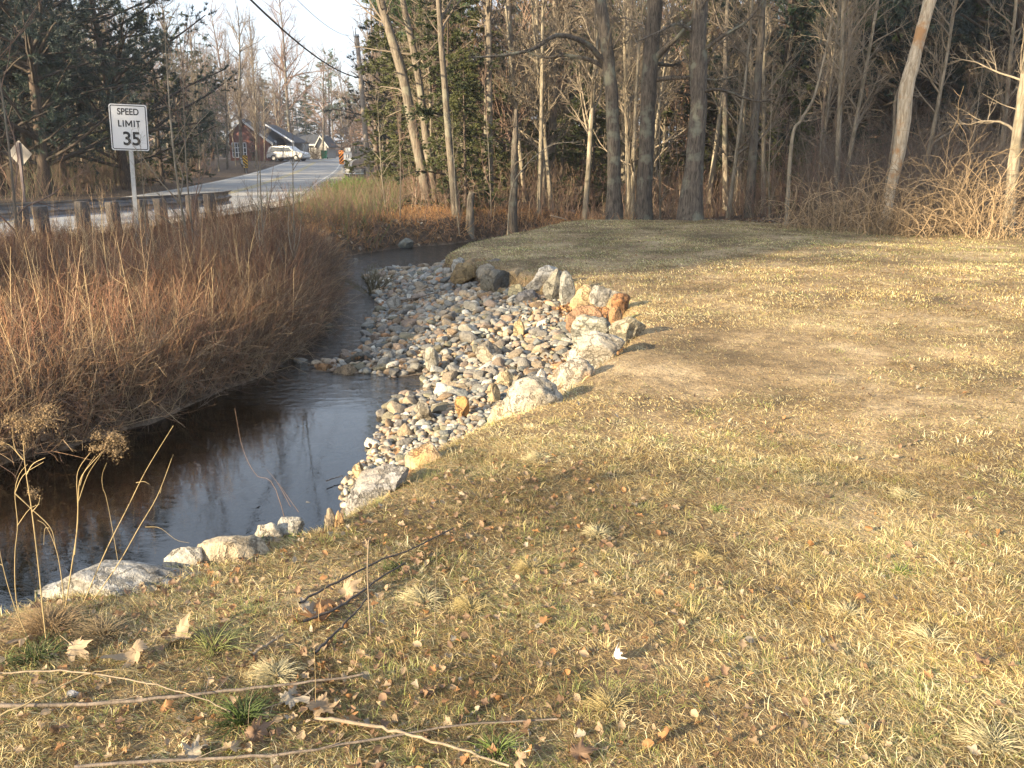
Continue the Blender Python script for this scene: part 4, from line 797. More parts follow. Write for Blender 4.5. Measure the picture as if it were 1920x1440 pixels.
# far wood closing the view
def bake_wood(name, label, n, xr, yr, ok, seed, hs=(10, 16)):
    r = np.random.default_rng(seed); parts = []; cs = []; c = 0
    while c < n:
        x = r.uniform(*xr); y = r.uniform(*yr)
        if not ok(x, y): continue
        z = float(ground_z(np.array([x]), np.array([y]))[0]); c += 1
        if r.random() < .66:
            H = r.uniform(*hs); P, R = trunk_line(H, .16, r, .03, 6); a, ra = branches(P, R, 26, .15, 1, .75, .35, 5, r, .05, .12, .025); b, rb = branches(a, ra, 130, .1, 1, .7, .5, 3, r, .04, .2, .016); d_, rd = branches(b, rb, 380, .1, 1, .7, .6, 3, r, .0, .2, .012)
            cc = np.array([.20, .15, .12]) * r.uniform(.7, 1.3); ps = [tubes(P, R, 5), tubes(a, ra, 3), tubes(b, rb, 3), tubes(d_, rd, 3)]
        else:
            H = r.uniform(*hs) * .9; P, R = trunk_line(H, .16, r, .01, 6); a, ra = branches(P, R, 60, .08, .98, 1.4, 0, 4, r, 0, .08, .02, .1, .2, lconst=2.6); q, dd = along(a, 26, r, .1); ps = [tubes(P, R, 5), needles(q, dd, r, 2, .5, .22, .8, .3)]; cc = np.array([.05, .075, .035]) * r.uniform(.7, 1.3)
        ps = [(V + np.array([x, y, z]), F) for V, F in ps]; parts += ps; cs.append(np.tile(cc, (sum(len(V) for V, F in ps), 1)))
    V, F = merge(parts); tag(mk(name, V, F, M_stem, col=np.concatenate(cs)), label, None, None, "stuff")
bake_wood("far_wood", "far wood closing the view behind the lawn", 120, (-16, 66), (66, 92), lambda x, y: inview(x, y, 4) and x > -12 - (y - 66) * .05 and road_d(x, y) > 6, 77)
bake_wood("far_wood", "far wood beyond the houses", 150, (-150, 10), (186, 225), lambda x, y: x < -8 and inview(x, y, 6), 78, (12, 18))
bake_wood("far_wood", "far wood across the road", 50, (-80, -36), (58, 100), lambda x, y: inview(x, y, 8) and x / y < -.42, 79, (9, 14))

# ------------------------------------------------------------------ lawn
def sandy(x, y): return sstep((vnoise(x, y, .8, 55) * .5 + 1.0 - np.hypot((x - 1.5) / 1.7, (y - 7.2) / 1.6)) * 2.2)
def blades(name, label, x, y, ln, wd, colr, flatness, azim=None, droop=.6, mat=M_blade):
    n = len(x); z = ground_z(x, y) - .004; az = rng.uniform(0, 6.28, n) if azim is None else azim; ca, sa = np.cos(az), np.sin(az)
    el = np.radians(np.clip(90 * (1 - flatness) + rng.normal(size=n) * 14, 2, 88)); ch, sh = np.cos(el), np.sin(el)
    w = wd / 2; B = np.stack([x, y, z], 1); A = np.stack([ca, sa, np.zeros(n)], 1); Q = np.stack([-sa, ca, rng.normal(size=n) * .4], 1)
    M_ = B + A * (ln * .5 * ch)[:, None] + np.array([0, 0, 1]) * (ln * .5 * sh)[:, None]
    T_ = B + A * (ln * (ch * .9 + .1 * droop))[:, None] + np.array([0, 0, 1]) * (ln * np.maximum(sh * (1 - .35 * droop) - .12 * droop, .02))[:, None] + Q * (rng.normal(size=n) * ln * .12)[:, None]
    V = np.stack([B - Q * w[:, None], B + Q * w[:, None], M_ + Q * w[:, None] * .8, M_ - Q * w[:, None] * .8, T_], 1).reshape(-1, 3)
    b = np.arange(n)[:, None] * 5; F4 = b + np.array([[0, 1, 2, 3]]); F3 = b + np.array([[3, 2, 4]])
    return mk(name, V, [F4, F3], mat, col=np.repeat(colr, 5, 0))
STRAW, PALE, TAWNY, BROWN, GREEN, DGREEN, MOSS = (.60,.49,.24), (.72,.64,.40), (.42,.31,.15), (.20,.13,.065), (.27,.29,.09), (.13,.17,.05), (.30,.22,.06)
GC = np.array([STRAW, PALE, TAWNY, BROWN, GREEN, DGREEN, MOSS])
def grass_cols(x, y):
    n = len(x); a = vnoise(x, y, 2.2, 41); b = vnoise(x, y, 5.5, 42); c = vnoise(x, y, .8, 43)
    far = sstep((y - 9) / 6)
    w = np.stack([2.0 + a, .8 + .8 * b, 1.2 - a, 1.15 - b + .6 * c, np.clip(.28 + .8 * b - .5 * c + 1.9 * far, .05, 4), np.clip(.05 + .5 * b - .3 * a + .9 * far, .02, 3), np.clip(.4 - .8 * b, 0, 2)], 1)
    lf_ = sstep((4.6 - y) / 1.2) * sstep((.9 - x) / 1.2); w[:, 3] += 1.3 * lf_; w[:, 5] += .7 * lf_; w[:, 4] += .6 * lf_; w = np.clip(w, .02, None); w /= w.sum(1, keepdims=True); k = (w.cumsum(1) < rng.random(n)[:, None]).sum(1); k = np.minimum(k, 6); return GC[k] * rng.uniform(.7, 1.25, (n, 1)) * np.clip(1 + .45 * vnoise(x, y, 1.5, 47) + .2 * vnoise(x, y, 6, 48), .5, 1.5)[:, None]
def lawn_points(n, r0, r1, pw=1.0, dens=None):
    R = (r0 ** pw + (r1 ** pw - r0 ** pw) * rng.random(n)) ** (1 / pw); th = rng.uniform(-.72, .72, n); x = R * np.sin(th); y = R * np.cos(th); k = inside(x, y, lawn_poly) & (seg_dist(x, y, lawn_edge, False) > .02)
    k &= rng.random(n) > sandy(x, y) * .72; k &= rng.random(n) < np.clip(.75 + .5 * vnoise(x, y, 3.5, 61), .2, 1); return x[k], y[k]
wind = lambda x, y: 2.75 + 1.1 * vnoise(x, y, .7, 51)
def lay(name, label, n, r0, r1, pw, lmin, lmax, wmin, wmax, flat_):
    x, y = lawn_points(n, r0, r1, pw); m = len(x); az = np.where(rng.random(m) < .6, wind(x, y) + rng.normal(size=m) * .6, rng.uniform(0, 6.28, m))
    tag(blades(name, label, x, y, rng.uniform(lmin, lmax, m), rng.uniform(wmin, wmax, m), grass_cols(x, y), np.clip(flat_ + rng.normal(size=m) * .12, .1, .97), az), label, None, None, "stuff")
lay("lawn_grass", "matted dry straw grass of the near lawn", 420000, 1.6, 4.6, 1.6, .025, .075, .0011, .0023, .80)
lay("lawn_grass", "dry grass of the middle lawn", 480000, 4.2, 10, 1.4, .018, .052, .0016, .0032, .74)
lay("lawn_grass", "grass of the far lawn", 420000, 9.5, 24, 1.5, .03, .062, .004, .008, .55)
lay("lawn_thatch", "flattened dead thatch under the near lawn grass", 330000, 1.6, 5.0, 1.6, .02, .055, .0012, .0026, .95)
lay("lawn_thatch", "flattened dead thatch under the middle lawn grass", 330000, 4.8, 13, 1.4, .02, .05, .002, .004, .94)
# clumps grown into the lawn
def clumps(n, r0, r1, per, rad, lmin, lmax, wmin, wmax, flat_):
    cx, cy = lawn_points(n, r0, r1, 1.5); m = len(cx); i = np.repeat(np.arange(m), per); q = rng.normal(size=(m * per, 2)) * rad; x = cx[i] + q[:, 0]; y = cy[i] + q[:, 1]; az = np.arctan2(q[:, 1], q[:, 0]) + rng.normal(size=len(i)) * .5
    c = grass_cols(cx, cy); c = np.where(rng.random((m, 1)) < .12, np.array(GREEN)[None] * 1.1, c)[i] * rng.uniform(.75, 1.25, (len(i), 1)); hs = rng.uniform(.6, 1.3, m)[i]
    return blades("grass_clumps", "", x, y, rng.uniform(lmin, lmax, len(i)) * hs, rng.uniform(wmin, wmax, len(i)), c, np.clip(flat_ + rng.normal(size=len(i)) * .2, .05, .95), az)
tag(clumps(1900, 1.7, 5, 40, .024, .03, .072, .0010, .0020, .52), "ragged grass clumps of the near lawn", None, None, "stuff")
tag(clumps(2600, 5, 17, 26, .035, .022, .06, .002, .0045, .5), "ragged grass clumps farther out on the lawn", None, None, "stuff")
# fringe along the stream side
e = np.array(lawn_edge[2:]); t_ = rng.uniform(0, len(e) - 1.001, 9000); i = t_.astype(int); f = (t_ - i)[:, None]; q = e[i] * (1 - f) + e[i + 1] * f + rng.normal(size=(9000, 2)) * .05; k = inside(q[:, 0], q[:, 1], lawn_poly); q = q[k]
tag(blades("bank_grass", "", q[:, 0], q[:, 1], rng.uniform(.04, .11, len(q)), rng.uniform(.002, .006, len(q)), grass_cols(q[:, 0], q[:, 1]), np.clip(.5 + rng.normal(size=len(q)) * .2, .05, .95)), "dry grass fringe along the edge of the bank", None, None, "stuff")
# single tufts
def tuft(label, px, py, r, h, n, colr, seed, name="grass_tuft", stiff=.35, w=.0022):
    x0, y0 = p2g(px, py, 0.0); rr = np.random.default_rng(seed); q = rr.normal(size=(n, 2)) * r * .35; az = np.arctan2(q[:, 1], q[:, 0]) + rr.normal(size=n) * .7; az = np.where(rr.random(n) < (.5 if name == 'grass_tuft' else 0), rr.uniform(2.2, 3.4) + rr.normal(size=n) * .6, az); el = np.clip(1.45 - np.hypot(q[:, 0], q[:, 1]) / r * 1.1 + rr.normal(size=n) * stiff * .6, .15, 1.5); L = rr.uniform(.6, 1.15, n) * h; K = 5
    p = np.stack([q[:, 0] * .5, q[:, 1] * .5, np.zeros(n) - .01], 1); out = [p]; e_ = el.copy()
    for k in range(K - 1): d = np.stack([np.cos(az) * np.cos(e_), np.sin(az) * np.cos(e_), np.sin(e_)], 1); out.append(out[-1] + d * (L / (K - 1))[:, None]); e_ -= rr.uniform(.15, .55, n)
    P = np.stack(out, 1); P[:, 1:, 2] = np.maximum(P[:, 1:, 2], .003 + .006 * rr.random((n, K - 1))); R = np.full((n, 1), w * .6) * np.linspace(1, .3, K)[None]; V, F = tubes(P, R, 3)
    o = mk(name, V, F, M_blade, col=np.repeat(np.array(colr)[None] * rr.uniform(.75, 1.25, (n, 1)), K * 3, 0)); o.location = (x0, y0, float(ground_z(np.array([x0]), np.array([y0]))[0])); tag(o, label, "grass tuft" if name == "grass_tuft" else "plant"); return o
TG = "tufts standing out of the lawn"
for k, a in enumerate([("large tousled brown grass mound under the tall weeds, left foreground", 95, 1175, .20, .17, 620, (.42,.30,.17)), ("grey brown matted grass mound right of the brown mound", 190, 1190, .16, .13, 420, (.36,.28,.17)), ("rounded straw tuft right above the dark bottom branch", 515, 1265, .12, .11, 420, PALE),
    ("flattened pale tuft right of the upright stub", 790, 1120, .13, .10, 380, PALE), ("fine straw tuft right of the branch pile", 880, 1135, .10, .10, 260, STRAW), ("pale upright tuft in the near middle of the lawn", 1120, 1000, .10, .09, 330, PALE), ("bright straw tuft on the crest before the biggest boulder", 1010, 868, .13, .09, 360, PALE),
    ("low straw tuft left of the pale upright one", 992, 1065, .08, .09, 240, STRAW), ("starry pale tuft, far right of the lawn", 1742, 1205, .10, .11, 150, PALE), ("yellowish tuft above the white scrap", 1330, 1045, .10, .08, 240, STRAW), ("soft straw tuft in the lower right lawn", 1590, 1150, .12, .08, 280, PALE),
    ("wispy tuft beside the bottom right corner", 1860, 1400, .14, .13, 200, PALE), ("streaky pale tuft in the right lawn", 1700, 925, .16, .09, 260, PALE), ("sparse tuft at the bottom, right of the pale stick", 1140, 1330, .10, .10, 220, STRAW)]):
    tag(tuft(a[0], a[1], a[2], a[3] * .85, a[4] * .72, a[5], tuple(q * .82 for q in a[6]), 500 + k), group=TG)
for k, a in enumerate([("bright green grass clump beside the large pale leaves", 455, 1350, .10, .11, 130, (.085,.125,.035)), ("green rosette under the tall weeds", 70, 1235, .10, .10, 120, (.08,.11,.035)), ("green shoot on top of the cream boulder", 484, 1002, .035, .09, 34, (.14,.20,.05)), ("small green sprout on the bank right of the green shoot", 556, 985, .03, .06, 26, (.17,.28,.05)),
    ("long green blades in the straw, left foreground", 400, 1215, .12, .15, 60, (.19,.21,.075)), ("green tuft right of the branch pile", 745, 1060, .05, .06, 60, (.085,.12,.04)), ("green tuft at the bottom centre left", 930, 1410, .07, .08, 70, (.16,.22,.06)), ("small green plantain in the middle of the lawn", 1345, 948, .07, .05, 50, (.22,.30,.08)), ("small green tuft right of the plantain", 1690, 1068, .04, .05, 50, (.20,.28,.07))]):
    tag(tuft(*a[:6], a[6], 540 + k, "green_weed", .5, .0035), group="green weeds in the lawn")

# ------------------------------------------------------------------ dead leaves, crumbs, twigs on the ground
def leaf_shape(L, r, n=15, lobes=3.2, curl=.35, wide=.34):
    t = np.linspace(0, 1, n); w = L * wide * np.sin(np.pi * np.clip(t, .02, .98)) ** .6 * (1 + .42 * np.sign(np.sin(lobes * 2 * np.pi * t)) * np.abs(np.sin(lobes * 2 * np.pi * t)) ** .6) + L * .012
    sw = t + .12 * np.sin(lobes * 2 * np.pi * t + 1.0); m = []
    for s in (-1, -.5, 0, .5, 1):
        x = s * w * r.uniform(.92, 1.08, n); y = (t - .5) * L + abs(s) * L * .05 * np.sin(lobes * 6.28 * t); z = curl * L * ((x / (L * .4)) ** 2 * .35 + .25 * (t - .5) ** 2 * r.uniform(-1, 2)) + L * .03 * np.sin(9 * t + 3 * s + r.uniform(0, 6)); m.append(np.stack([x, y, z], 1))
    V = np.stack(m, 1).reshape(-1, 3); i = (np.arange(n - 1)[:, None] * 5 + np.arange(4)[None]).ravel(); return V, np.stack([i, i + 1, i + 6, i + 5], 1)
def broad_leaf(L, r, lobes=5, n=60, curl=.5):
    th = np.linspace(-math.pi, math.pi, n, endpoint=False); c = {5: (0, 52, -52, 112, -112), 7: (0, 38, -38, 78, -78, 125, -125)}[lobes]; a = {5: (1, .86, .86, .55, .55), 7: (1, .8, .8, .72, .72, .42, .42)}[lobes]
    rad = np.full(n, .42)
    for q, w_ in zip(c, a): d = np.abs((th - math.radians(q) + math.pi) % (2 * math.pi) - math.pi); rad = np.maximum(rad, w_ * np.clip(1.04 - d * (1.35 if lobes == 5 else 1.8), 0, 1))
    rad = rad * (1 + .10 * np.sign(np.sin(th * 19 + .5)) * (rad > .36)) * r.uniform(.96, 1.04, n); rings = [0.0, .3, .6, .85, 1.0]; V = [[0, 0, 0]]; ph = r.uniform(0, 6.28, 4); k1, k2 = r.uniform(-.5, .9), r.uniform(-.3, .8)
    for q in rings[1:]:
        x = np.sin(th) * rad * q; y = np.cos(th) * rad * q; z = curl * (k1 * x * x + k2 * y * y * .8 + .12 * np.sin(5 * x + ph[0]) + .10 * np.sin(6 * y + ph[1]) + .16 * q * q * np.sin(3 * th + ph[2])); V += list(np.stack([x, y, z], 1))
    V = np.array(V) * L * .55; F3 = np.array([[0, 1 + i, 1 + (i + 1) % n] for i in range(n)]); F4 = np.array([[1 + k * n + i, 1 + (k + 1) * n + i, 1 + (k + 1) * n + (i + 1) % n, 1 + k * n + (i + 1) % n] for k in range(3) for i in range(n)])
    m = len(V); w_ = L * .008; st = np.array([[-w_, -L * .10, 0], [w_, -L * .10, 0], [w_ * .7, -L * .62, L * .05], [-w_ * .7, -L * .62, L * .05]]); return np.vstack([V, st]), F3, np.vstack([F4, [[m, m + 1, m + 2, m + 3]]])
def rotm(r, tilt=.5):
    return np.array(Matrix.Rotation(r.uniform(0, 6.28), 3, 'Z') @ Matrix.Rotation(r.normal() * tilt, 3, 'X') @ Matrix.Rotation(r.normal() * tilt, 3, 'Y'))
LC = [(.36,.275,.18), (.29,.215,.14), (.32,.17,.075), (.19,.12,.075), (.30,.26,.205)]
for k, (px, py, L, ci, lab, tilt) in enumerate([(255, 1222, .135, 0, "large pale lobed leaf standing up in the grass, left foreground", .6), (330, 1190, .125, 0, "large sunlit curled leaf right of the standing lobed leaf", .6), (140, 1218, .10, 0, "narrow pale leaf on edge, left of the lobed leaf", .8),
    (45, 1200, .10, 1, "greyish leaf under the tall weeds at the left edge", .4), (545, 1310, .12, 4, "broad pale grey leaf under the dark bottom branch", .3), (600, 1320, .10, 1, "tan leaf on edge right of the pale grey leaf", .8), (652, 1338, .075, 2, "bright orange brown leaf between the grey leaf and the pale stick", .5),
    (432, 1400, .075, 0, "cupped sunlit leaf below the green clump", .5), (360, 1405, .08, 4, "flat pale leaf at the bottom left", .3), (478, 1375, .085, 3, "brown folded leaf right of the cupped leaf", .9), (580, 1140, .10, 4, "pale leaf, leftmost of those caught between the dark branches", .4), (612, 1122, .11, 2, "copper leaf in the middle of the branch pile", .5),
    (650, 1105, .10, 0, "cream curled leaf at the right of the branch pile", .6), (600, 1150, .12, 2, "orange brown leaf, lowest in the branch pile", .3), (678, 1222, .065, 0, "pale toothed leaf below the branch pile", .6), (622, 1265, .06, 2, "golden curled leaf on the dark bottom branch", .5),
    (308, 1322, .05, 2, "small orange leaf beside the long grey stick", .5), (1085, 1415, .08, 3, "brown leaf at the bottom centre", .6), (975, 1425, .06, 1, "tan leaf beside the pale stick's end", .8), (1840, 1245, .07, 3, "curled brown leaf at the right of the lawn", .7), (1250, 1385, .07, 2, "rusty leaf at the bottom, right of centre", .6)]):
    r = np.random.default_rng(700 + k); V, F3_, F4_ = broad_leaf(L * 1.2, r, 5 if k % 3 else 7, 60, r.uniform(.5, 1.1)); V = V @ rotm(r, tilt * .6).T; F = [F3_, F4_]; x, y = p2g(px, py, 0.02); o = mk("dead_leaf", V, F, M_leaf, col=np.tile(np.array(LC[ci]) * r.uniform(.9, 1.1), (len(V), 1)))
    o.location = (x, y, float(ground_z(np.array([x]), np.array([y]))[0]) - V[:, 2].min() * .6 + .012); tag(o, lab, "leaf", "large dead leaves in the grass")
def litter(name, label, x, y, Lr, cols, w, dz=.006, tilt=.4, seed=1):
    r = np.random.default_rng(seed); z = ground_z(x, y); base = [leaf_shape(1.0, r, 7, r.choice([2.2, 3]), .6) for _ in range(12)]; Vs = []; Fs = []; Cs = []; n = 0; w = np.array(w, float); w /= w.sum()
    for a, b, c in zip(x, y, z):
        V, F = base[r.integers(0, 12)]; V = (V * r.uniform(*Lr)) @ rotm(r, tilt).T + np.array([a, b, c + dz + r.random() * .012]); Vs.append(V); Fs.append(F + n); n += len(V); Cs.append(np.tile(np.array(cols[r.choice(len(cols), p=w)]) * r.uniform(.7, 1.25), (len(V), 1)))
    tag(mk(name, np.concatenate(Vs), np.concatenate(Fs), M_leaf, col=np.concatenate(Cs)), label, None, None, "stuff")
x, y = lawn_points(6000, 1.7, 4.2, 1.3); k = rng.random(len(x)) < np.clip(.95 - .55 * (x + .3), .12, 1); litter("leaf_litter", "broken leaves scattered through the near grass", x[k][:3000], y[k][:3000], (.010, .036), LC, [1.5, 3, 2, 6, 1], .008, .6, 3)
x, y = lawn_points(5000, 4.2, 20, 1.3); litter("leaf_litter", "leaf crumbs on the lawn", x[:1500], y[:1500], (.015, .035), LC, [1, 3, 1, 6, .6], .01, .6, 4)
x, y = region(60000, (-6, 12), (17, 23), lambda x, y: notw(x, y) & (y < edge_y(x) + 2)); litter("leaf_litter", "dead leaves under the trees at the wood's edge", x[:2600], y[:2600], (.05, .11), LC, [2, 3, 2, 5, 2], .02, .5, 5)
x, y = region(60000, (-3, 2.2), (4, 10.5), lambda x, y: inside(x, y, bar_poly)); k = (seg_dist(x, y, lawn_edge, False) < .42) & ((y > 7.6) | ((y > 4.9) & (y < 6.7))) ; litter("leaf_litter", "brown leaves caught below the boulders on the stone bar", x[k][:900], y[k][:900], (.04, .08), [(.34,.19,.09), (.44,.27,.14), (.22,.13,.08)], [3, 2, 2], .075, .9, 6)
x, y = region(9000, (-3, 2.2), (4.6, 15), lambda x, y: inside(x, y, bar_poly)); k = vnoise(x, y, 2.2, 90) > .1; litter("leaf_litter", "scattered dead leaves and bark between the cobbles", x[k][:420], y[k][:420], (.03, .06), [(.28,.17,.09), (.36,.24,.13), (.18,.12,.08)], [3, 2, 2], .05, .6, 8)
x, y = region(60000, (-9, 0), (4, 17), lambda x, y: bank(x, y) & (seg_dist(x, y, water_poly) < .6)); litter("leaf_litter", "dead leaves on the undercut far bank", x[:1400], y[:1400], (.04, .10), [(.26,.19,.13), (.18,.12,.08), (.34,.27,.2)], [3, 3, 1], .03, .7, 7)
def stick(name, label, cat, pts, z, w, mat, n=24, wob=.0018, ends=(1, .55), seed=0, tw=0):
    P = np.array([[*p2g(a, b, zz), zz] for (a, b), zz in zip(pts, z if isinstance(z, (list, tuple)) else [z] * len(pts))]); w *= .72; P = smooth_poly(P, n); r = np.random.default_rng(seed); P[1:-1] += r.normal(size=(n - 2, 3)) * wob
    gz = ground_z(P[:, 0], P[:, 1]); P[:, 2] = np.maximum(P[:, 2], gz + w * .4); R = np.linspace(ends[0], ends[1], n) * w / 2 * (1 + r.normal(size=n) * .06); c = P[n // 2].copy(); ps = [tubes((P - c)[None], R[None], 8)]
    if tw: a, ra = branches((P - c)[None], R[None], tw, .15, .95, .7, .12, 5, r, .04, .15, .0012); ps.append(tubes(a, ra, 4))
    V, F = merge(ps); o = mk(name, V, F, mat); o.location = c; tag(o, label, cat); return o
M_stick = flat("dead_stick_bark", (.15, .12, .095), .85, 0, .5, 30, .4); M_stickp = flat("bleached_stick", (.21, .165, .115), .8, 0, .35, 30, .3); M_stickd = flat("dark_wet_stick", (.055, .045, .04), .8, 0, .4, 30, .4); M_straw = flat("dry_stalk", (.33, .25, .125), .6, 0, .25, 20)
stick("stick", "thin dark stick crossing the very bottom of the view", "stick", [(140,1438),(330,1425),(520,1415),(700,1385),(880,1358),(1045,1348)], .02, .013, M_stick, seed=1, tw=3)
stick("stick", "bleached stick lying down to the bottom centre, crossing the dark one", "stick", [(592,1346),(680,1358),(750,1373),(850,1402),(955,1436)], .02, .015, M_stickp, seed=2, tw=2)
stick("stick", "long grey brown branch lying across the left foreground", "stick", [(-10,1322),(150,1320),(300,1310),(420,1296),(540,1284),(680,1264)], .025, .017, M_stick, seed=3, tw=5)
stick("stick", "thin pale stalk arching from the left edge over the grass", "stick", [(0,1342),(90,1300),(150,1268),(215,1255),(268,1262)], [.03,.05,.06,.06,.03], .008, M_straw, seed=4, ends=(1, .4))
stick("stick", "thin tan stalk sloping down right, crossing the grey branch", "stick", [(0,1262),(130,1258),(250,1275),(350,1300),(432,1335)], [.03,.05,.06,.05,.02], .008, M_stickp, seed=5)
stick("stick", "black broken branch, uppermost in the branch pile", "stick", [(562,1130),(600,1108),(660,1078),(715,1050),(770,1030),(850,990)], .03, .014, M_stickd, seed=6, tw=4)
stick("stick", "black broken branch, below the copper leaf in the branch pile", "stick", [(568,1165),(620,1145),(670,1115),(720,1080),(760,1055)], .025, .015, M_stickd, seed=7, tw=2)
stick("stick", "dark stick running down from the branch pile", "stick", [(590,1225),(620,1195),(650,1165),(690,1120)], .02, .014, M_stickd, seed=8)
stick("stick", "short bleached stick end lying left of the branch pile", "stick", [(472,1228),(490,1215),(510,1203),(530,1188)], .02, .016, M_stickp, seed=9)
stick("stick", "thin grey stick lying across the cobbles at the back of the bar", "stick", [(752,563),(790,556),(820,548),(850,540)], -.42, .03, M_stick, seed=10)
stick("stick", "bare pale branch lying at the foot of the broken stub", "stick", [(1032,404),(1050,408),(1062,412)], .05, .05, M_stickp, seed=11)
stick("stick", "dark twig floating at the pool edge below the grey boulder", "stick", [(612,902),(628,896),(644,892)], WZ + .03, .012, M_stickd, seed=12)
def stalk(name, label, cat, pts, D, w, mat, br=(), ends=(1, .4), head=None, headc=(.22,.155,.085), n=20, fix=True):
    root = thing(name, label, cat); P = np.array([p2d(a, b, D + e) for a, b, e in [(q + (0,))[:3] for q in pts]]); base = P[0].copy(); base[2] = float(ground_z(base[:1], base[1:2])[0]); root.location = base
    w *= .58; P -= base; P[0, 2] = min(P[0, 2], -.01); P = smooth_poly(P, n); R = np.linspace(*ends, n) * w / 2; ps = [tubes(P[None], R[None], 6)]
    for q, bw in br:
        Q = smooth_poly(np.array([p2d(a, b, D + e) for a, b, e in [(z_ + (0,))[:3] for z_ in q]]) - base, 12); ps.append(tubes(Q[None], (np.linspace(1, .4, 12) * bw / 2)[None], 5))
    V, F = merge(ps); mk("stem", V, F, mat, root)
    if head:
        r = np.random.default_rng(len(label)); Vs = []; Fs = []; m = 0; pp = []
        for (a, b, sx, sy, cnt) in head:
            c = p2d(a, b, D) - base; sc = D / FPX; g_ = max(3, cnt // 16); a0 = r.uniform(0, 6.28, g_); ti = np.linspace(0, 1, 16)[None, :]; rr_ = r.uniform(.5, 1.1, g_)[:, None]
            p = np.stack([np.cos(a0)[:, None] * sx * sc * rr_ * ti ** .8, np.sin(a0)[:, None] * sx * sc * .6 * rr_ * ti ** .8, sy * sc * (.5 + .55 * np.sin(ti * 2.6) * rr_ - 1.15 * ti ** 2)], 2).reshape(-1, 3) + r.normal(size=(g_ * 16, 3)) * sc * 2.0 + c; pp.append(p)
        p = np.concatenate(pp); V0, F0 = ICO[2]; rr = r.uniform(.0011, .0028, len(p)); V = (V0[None] * rr[:, None, None] * r.uniform(.6, 1.4, (len(p), 1, 3)) + p[:, None, :]).reshape(-1, 3); F = (F0[None] + (np.arange(len(p)) * len(V0))[:, None, None]).reshape(-1, 3)
        a, b = needles(p, nrm(r.normal(size=p.shape)), r, 3, .008, .0012, .8); Vm, Fm = merge([(V, F), (a, b)])
        mk("seed_head", Vm, Fm, flat("dried_seed_fluff", headc, .9, 0, .4, 90), root)
    return root
stalk("goldenrod", "tall dead goldenrod with a wide drooping seed head at the far left", "weed", [(88,1212),(80,1140),(72,1060),(60,960),(48,880),(44,830),(45,815)], 2.5, .0085, M_straw, br=[(([(50,890),(62,870),(85,858)]), .004), ([(44,862),(28,840),(22,800)], .003), ([(43,862),(20,836),(6,832)], .003), ([(60,960),(72,945),(75,930)], .003)],
      head=[(25,790,22,14,120), (50,800,26,20,170), (80,800,28,22,170), (90,775,22,16,100), (45,830,12,18,60), (60,930,24,12,60), (5,833,3,3,6)])
stalk("goldenrod", "dead goldenrod with a bushy rounded head nodding right, second from the left", "weed", [(118,1130),(135,1060),(145,990),(147,930),(152,895),(175,865),(195,845)], 2.75, .008, M_straw, br=[([(140,1040),(146,960),(144,900),(150,875),(170,848)], .004), ([(150,910),(158,885),(178,855)], .003), ([(147,940),(165,890),(190,852)], .003)],
      head=[(215,835,26,26,260), (190,845,24,12,90), (222,855,10,14,60), (185,818,14,8,40), (175,845,12,8,40)])
stalk("weed_stalk", "straight straw coloured reed leaning right, taller of the pair", "weed", [(152,1128),(200,1030),(240,950),(275,880),(325,798)], 2.8, .0075, M_straw, br=[([(255,905),(270,903),(280,908)], .003)])
stalk("weed_stalk", "straight straw coloured reed leaning right, lower of the pair", "weed", [(165,1138),(220,1060),(260,990),(295,930),(325,852)], 2.8, .0075, M_straw, br=[([(272,988),(300,990),(330,1012),(355,1018)], .002), ([(300,925),(303,915)], .002)])
stalk("weed_stalk", "thin kinked stalk between the nodding goldenrod and the reeds", "weed", [(222,1010),(205,960),(193,915),(192,890),(200,868)], 3.2, .004, M_straw)
stalk("weed_stalk", "forked pale stalk left of the tall goldenrod", "weed", [(45,1190),(30,1120),(28,1040),(33,985),(28,925),(36,890),(52,870)], 2.6, .006, M_straw, br=[([(33,985),(55,955),(75,945)], .003), ([(28,925),(60,955),(95,990),(105,1030)], .004), ([(28,925),(45,890),(82,866)], .0035)])
stalk("weed_stalk", "bent straw stalk arching out of the left edge", "weed", [(60,1215),(25,1130),(5,1060),(-6,1000)], 2.5, .006, M_straw, br=[([(5,1060),(-5,1055)], .003)])
stalk("weed_stalk", "crooked stalk curving over between the goldenrods", "weed", [(118,1120),(112,1060),(100,1015),(85,985),(70,975)], 2.7, .0055, M_straw, br=[([(92,990),(84,992),(82,1022)], .0025)])
stalk("stub_stalk", "upright pale broken stub by the branch pile", "weed", [(695,1200),(692,1140),(689,1070),(691,1012)], 2.55, .0095, M_stickp, ends=(1, .8))
for k, (pts, D, lab) in enumerate([([(592,1340),(591,1260),(588,1190)], 2.15, "thin brown upright stem below the branch pile"), ([(815,1205),(816,1110),(820,1010)], 2.55, "fine straw stem right of the pale broken stub"), ([(600,1190),(598,1140),(612,1095)], 2.6, "fine leaning stem through the branch pile"), ([(500,1290),(520,1200),(545,1100)], 2.4, "fine pale stem rising through the rounded tuft"),
    ([(770,1290),(755,1220),(742,1160)], 2.3, "fine stem leaning left below the flattened tuft"), ([(465,1400),(470,1310),(505,1215)], 2.05, "long bent pale stem beside the green clump")]):
    stalk("thin_stem", lab, "weed", pts, D, .0035, M_stickp if k % 2 else M_straw, n=10)
stalk("water_twig", "bare reddish whip rising from the bank before the pool", "twig", [(562,965),(520,925),(480,890),(455,840),(440,765)], 3.75, .006, M_twig_red, br=[([(545,950),(520,905),(500,880)], .003), ([(560,960),(535,925),(522,905)], .003)])
V, F = rock_shape(4, 901, 6, .6, .9, .05); o = mk("stone", V * np.array([.022, .014, .012]), F, M_rock); x, y = p2g(138, 1302, .01); o.location = (x, y, .012); o.color = (.42, .44, .50, 1); tag(o, "small bluish grey stone in the grass above the long branch", "stone")
